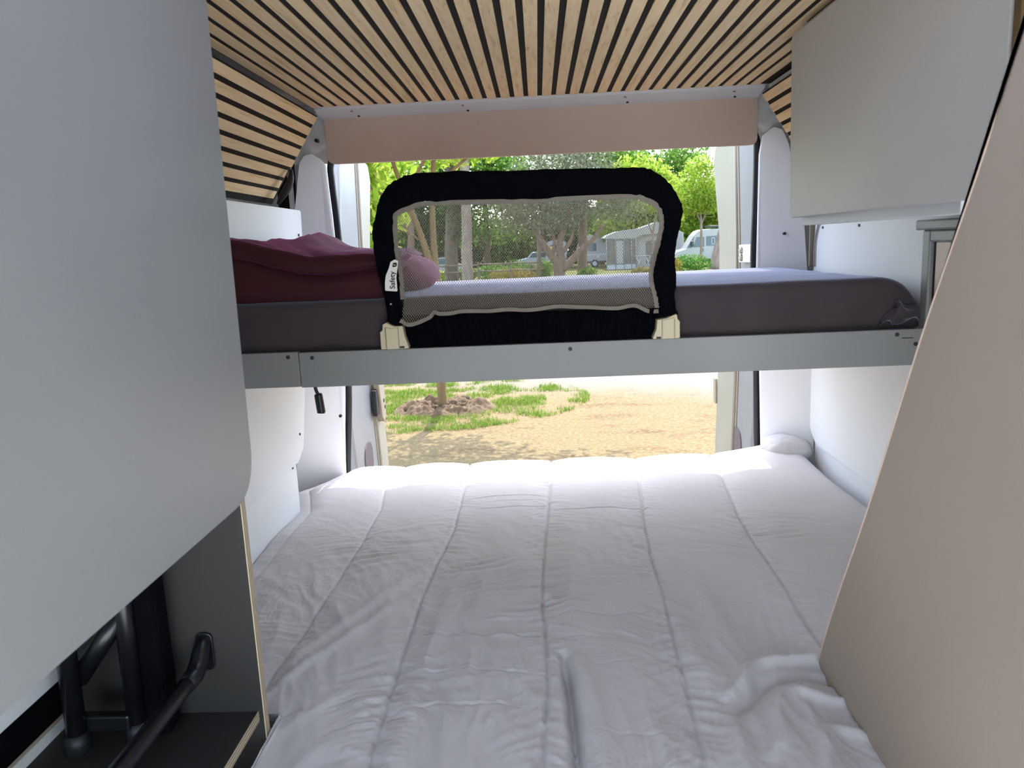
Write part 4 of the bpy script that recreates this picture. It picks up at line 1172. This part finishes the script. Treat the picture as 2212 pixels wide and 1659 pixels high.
hx = [-34, -28, -22.5, -17.5, -13, -9, -5, -1, 3, 7, 11, 15, 19.5, 24.5, 30, 36]
hl = ['leftmost', 'second', 'third', 'fourth', 'fifth', 'sixth', 'seventh', 'eighth', 'ninth', 'tenth', 'eleventh', 'twelfth', 'thirteenth', 'fourteenth', 'fifteenth', 'rightmost']
for i, x in enumerate(hx):
    t_ = bush('hedge_bush', 'tall dark hedge bush behind the vehicles, %s in the row from the left' % hl[i], spot(x, 83 + 2 * math.sin(i * 2.1)), (3.4, 2.2, 3.2 + .5 * math.sin(i * 1.7)), 3600, .30, .14, ['leaf_green', 'leaf_lime', 'leaf_olive'][i % 3], 200 + i, 'hedge bushes behind the campsite')
# wooden fence
fe = thing('wooden_fence', 'low weathered post and rail fence beyond the lane', 'fence', spot(-6, 45))
for i, x in enumerate(np.arange(-14.9, 0.2, 1.9)):
    box('post', (x - .06, x + .06), (44.94, 45.06), (GZ, .62 - (x + 14.9) * .0), 'wood_grey', fe, .01)
    if x < -.5:
        for z in (.10, .50):
            tube('rail', [(x, 44.92, z), (x + 1.9, 44.92, z - .03)], .045, 'wood_grey', fe, 8)
po = tube('pole', [spot(.03, 45), (.10, 45, 2.3)], [.13, .11], 'wood_grey', seg=10)
tag(po, 'thick grey wooden pole at the right end of the fence', 'pole')

# parked vehicles -----------------------------------------------------------
def wheel(x, y, r, parent):
    V, F = sweep([(x, y, GZ + r), (x, y + .22, GZ + r)], r, 22)
    o = mesh_obj('wheel', V, F, 'tyre', parent, bev=.03)
    V, F = sweep([(x, y - .01, GZ + r), (x, y + .02, GZ + r)], r * .6, 16)
    mesh_obj('hub_cap', V, F, 'vehicle_grey', o)
def prof(pts, x0, z0, sx=1): return [(x0 + sx * a, z0 + b) for a, b in pts]
def campervan(x0, y0):
    t = thing('campervan', 'white high-roof campervan with dark windows beside the right rear door', 'van', (x0 + 2.8, y0, GZ))
    P = [(0, .45), (0, .95), (.25, 1.15), (.85, 1.30), (1.45, 2.25), (1.75, 2.55), (2.1, 2.65), (5.9, 2.68), (6.0, 2.5), (6.02, .45)]
    board('body', rpoly(prof(P, x0, GZ), [.1, .12, .1, .1, .1, .2, .1, .1, .1, .1]), 'Y', y0, y0 + 2.05, 'vehicle_white', t, .06)
    for nm, q, mt_ in (('windscreen', [(.92, 1.38), (1.42, 2.18), (1.46, 2.18), (1.30, 1.38)], 'window_teal'), ('cab_window', [(1.40, 1.40), (1.62, 2.12), (2.18, 2.12), (2.18, 1.40)], 'window_teal'),
                       ('side_window', [(2.32, 1.46), (2.32, 2.16), (3.55, 2.16), (3.55, 1.46)], 'window_teal'), ('window_band', [(3.62, 1.46), (3.62, 2.16), (5.7, 2.16), (5.7, 1.46)], 'vehicle_dark'),
                       ('bumper', [(-.03, .40), (-.03, .72), (.85, .72), (.85, .40)], 'vehicle_dark'), ('sill', [(1.7, .38), (1.7, .52), (4.5, .52), (4.5, .38)], 'vehicle_dark')):
        board(nm, rpoly(prof(q, x0, GZ), .05), 'Y', y0 - .015, y0 + .02, mt_, t, .005)
    for a in (2.7, 4.6):
        board('window_rim', rpoly(prof([(a, 1.55), (a, 2.06), (a + .26, 2.06), (a + .26, 1.55)], x0, GZ), .1), 'Y', y0 - .022, y0 - .0155, 'vehicle_white', t, .003)
        board('window_glass', rpoly(prof([(a + .05, 1.60), (a + .05, 2.01), (a + .21, 2.01), (a + .21, 1.60)], x0, GZ), .07), 'Y', y0 - .026, y0 - .0222, 'window_teal', t, 0)
    box('roof_rack', (x0 + 2.6, x0 + 5.6), (y0 + .15, y0 + 1.9), (GZ + 2.76, GZ + 2.90), 'vehicle_dark', t, .03)
    box('mirror', (x0 + 1.2, x0 + 1.38), (y0 - .25, y0 - .02), (GZ + 1.45, GZ + 1.85), 'vehicle_dark', t, .03)
    box('door_handle', (x0 + 2.05, x0 + 2.13), (y0 - .03, y0), (GZ + 1.05, GZ + 1.30), 'vehicle_dark', t, .01)
    wheel(x0 + 1.15, y0 - .03, .34, t); wheel(x0 + 4.9, y0 - .03, .34, t)
campervan(9.95, 57)

def caravan(x0, y0, ln, name, label, h=2.6):
    t = thing(name, label, 'caravan', (x0 + ln / 2, y0, GZ))
    P = [(0, .5), (.15, 1.2), (.0, 1.5), (.35, h - .1), (.7, h), (ln - .5, h), (ln - .1, h - .2), (ln, 1.4), (ln - .15, .5)]
    board('body', rpoly(prof(P, x0, GZ), .12), 'Y', y0, y0 + 2.2, 'vehicle_white', t, .06)
    board('window', rpoly(prof([(.5, 1.35), (.5, 2.0), (1.6, 2.0), (1.6, 1.35)], x0, GZ), .08), 'Y', y0 - .02, y0 + .01, 'window_teal', t, .004)
    board('stripe', prof([(.1, 1.0), (.1, 1.12), (ln - .1, 1.12), (ln - .1, 1.0)], x0, GZ), 'Y', y0 - .012, y0 + .01, 'vehicle_grey', t, 0)
    board('skirt', prof([(.1, .36), (.1, .52), (ln - .1, .52), (ln - .1, .36)], x0, GZ), 'Y', y0 - .012, y0 + .01, 'vehicle_dark', t, 0)
    board('service_hatch', rpoly(prof([(ln - 1.0, .75), (ln - 1.0, 1.05), (ln - .7, 1.05), (ln - .7, .75)], x0, GZ), .03), 'Y', y0 - .03, y0 + .01, 'vehicle_grey', t, .003)
    wheel(x0 + ln * .55, y0 - .02, .32, t)
    return t
caravan(9.4, 66, 3.0, 'caravan', 'white caravan standing directly left of the campervan', 2.75)
caravan(3.3, 65, 2.6, 'motorhome', 'white motorhome partly hidden behind the pine trunk', 2.65)
caravan(.6, 68, 2.0, 'caravan', 'white caravan front glimpsed between the olive stems', 2.4)

def awning():
    t = thing('awning_tent', 'white canvas awning tent with dark mesh windows beyond the net', 'tent', (7.2, 58, GZ))
    y0 = 58
    board('roof', [(5.0, 1.75), (5.25, 1.95), (6.0, 2.2), (7.6, 2.35), (8.9, 2.75), (10.0, 2.2), (10.0, 1.9), (7.8, 1.85), (7.2, 1.6), (5.1, 1.65)], 'Y', y0, y0 + 3, 'canvas', t, .02)
    board('gable', [(5.05, 1.66), (6.0, 2.15), (7.2, 1.62)], 'Y', y0 - .06, y0 - .01, 'canvas', t, .01)
    box('front_wall', (5.15, 7.3), (y0, y0 + .05), (GZ + .35, 1.63), 'canvas_grey', t, .01)
    for a, b in ((5.3, 5.72), (6.5, 6.95), (7.0, 7.25)): box('mesh_window', (a, b), (y0 - .03, y0 + .01), (GZ + .6, 1.5), 'mesh_grey', t, .01)
    box('door_panel', (5.85, 6.35), (y0 - .035, y0 + .01), (GZ + .42, 1.5), 'canvas', t, .01)
    box('side_wall', (7.3, 9.9), (y0 + .3, y0 + .35), (GZ, 1.88), 'canvas', t, .01)
    box('mesh_window', (8.1, 9.6), (y0 + .26, y0 + .31), (GZ + .3, 1.4), 'mesh_grey', t, .01)
    box('ground_skirt', (5.1, 7.3), (y0 - .02, y0 + .05), (GZ, GZ + .35), 'vehicle_grey', t, .01)
    for x in (5.12, 5.78, 6.42, 6.98, 7.3): tube('tent_pole', [(x, y0 - .05, GZ), (x, y0 - .05, 1.64)], .025, 'canvas', t, 8)
    tb = thing('camp_table', 'small white folding camp table outside the awning tent', 'table', (7.6, 56.8, GZ))
    box('table_top', (7.1, 8.2), (56.5, 57.1), (.32, .36), 'canvas', tb, .01)
    for a, b in ((7.15, 7.5), (7.5, 7.15), (7.85, 8.15), (8.15, 7.85)): tube('leg', [(a, 56.6, GZ), (b, 56.6, .32)], .03, 'vehicle_grey', tb, 8)
awning()

def car(x0, y0, mat, label):
    t = thing('car', label, 'car', (x0 + 1.6, y0, GZ))
    P = [(0, .3), (.02, .75), (.9, .92), (1.4, 1.42), (2.7, 1.45), (3.4, .95), (3.95, .85), (4.0, .3)]
    board('body', rpoly(prof(P, x0, GZ), .12), 'Y', y0, y0 + 1.7, mat, t, .06)
    board('side_window', rpoly(prof([(1.1, .95), (1.5, 1.36), (2.6, 1.38), (3.1, .95)], x0, GZ), .05), 'Y', y0 - .015, y0 + .01, 'window_teal', t, .004)
    board('lamp', rpoly(prof([(.1, .62), (.1, .75), (.55, .78), (.5, .62)], x0, GZ), .04), 'Y', y0 - .015, y0 + .01, 'vehicle_grey', t, .004)
    wheel(x0 + .8, y0 - .03, .31, t); wheel(x0 + 3.2, y0 - .03, .31, t)
car(-9.6, 58, 'vehicle_white', 'white car behind the ochre trunk of the young tree')
car(-1.9, 70, 'vehicle_grey', 'grey car left of the thick grey pole')
ys = thing('yellow_sign', 'bright yellow sign on a post between the olive stems', 'sign', spot(.95, 53))
board('sign_board', rpoly([(.72, 1.30), (1.13, 1.30), (1.08, .95), (1.0, .5), (.86, .5), (.80, .95)], .04), 'Y', 52.97, 53.03, 'yellow', ys, .01)
tube('post', [spot(.93, 53), (.93, 53, .55)], .04, 'wood_grey', ys, 8)
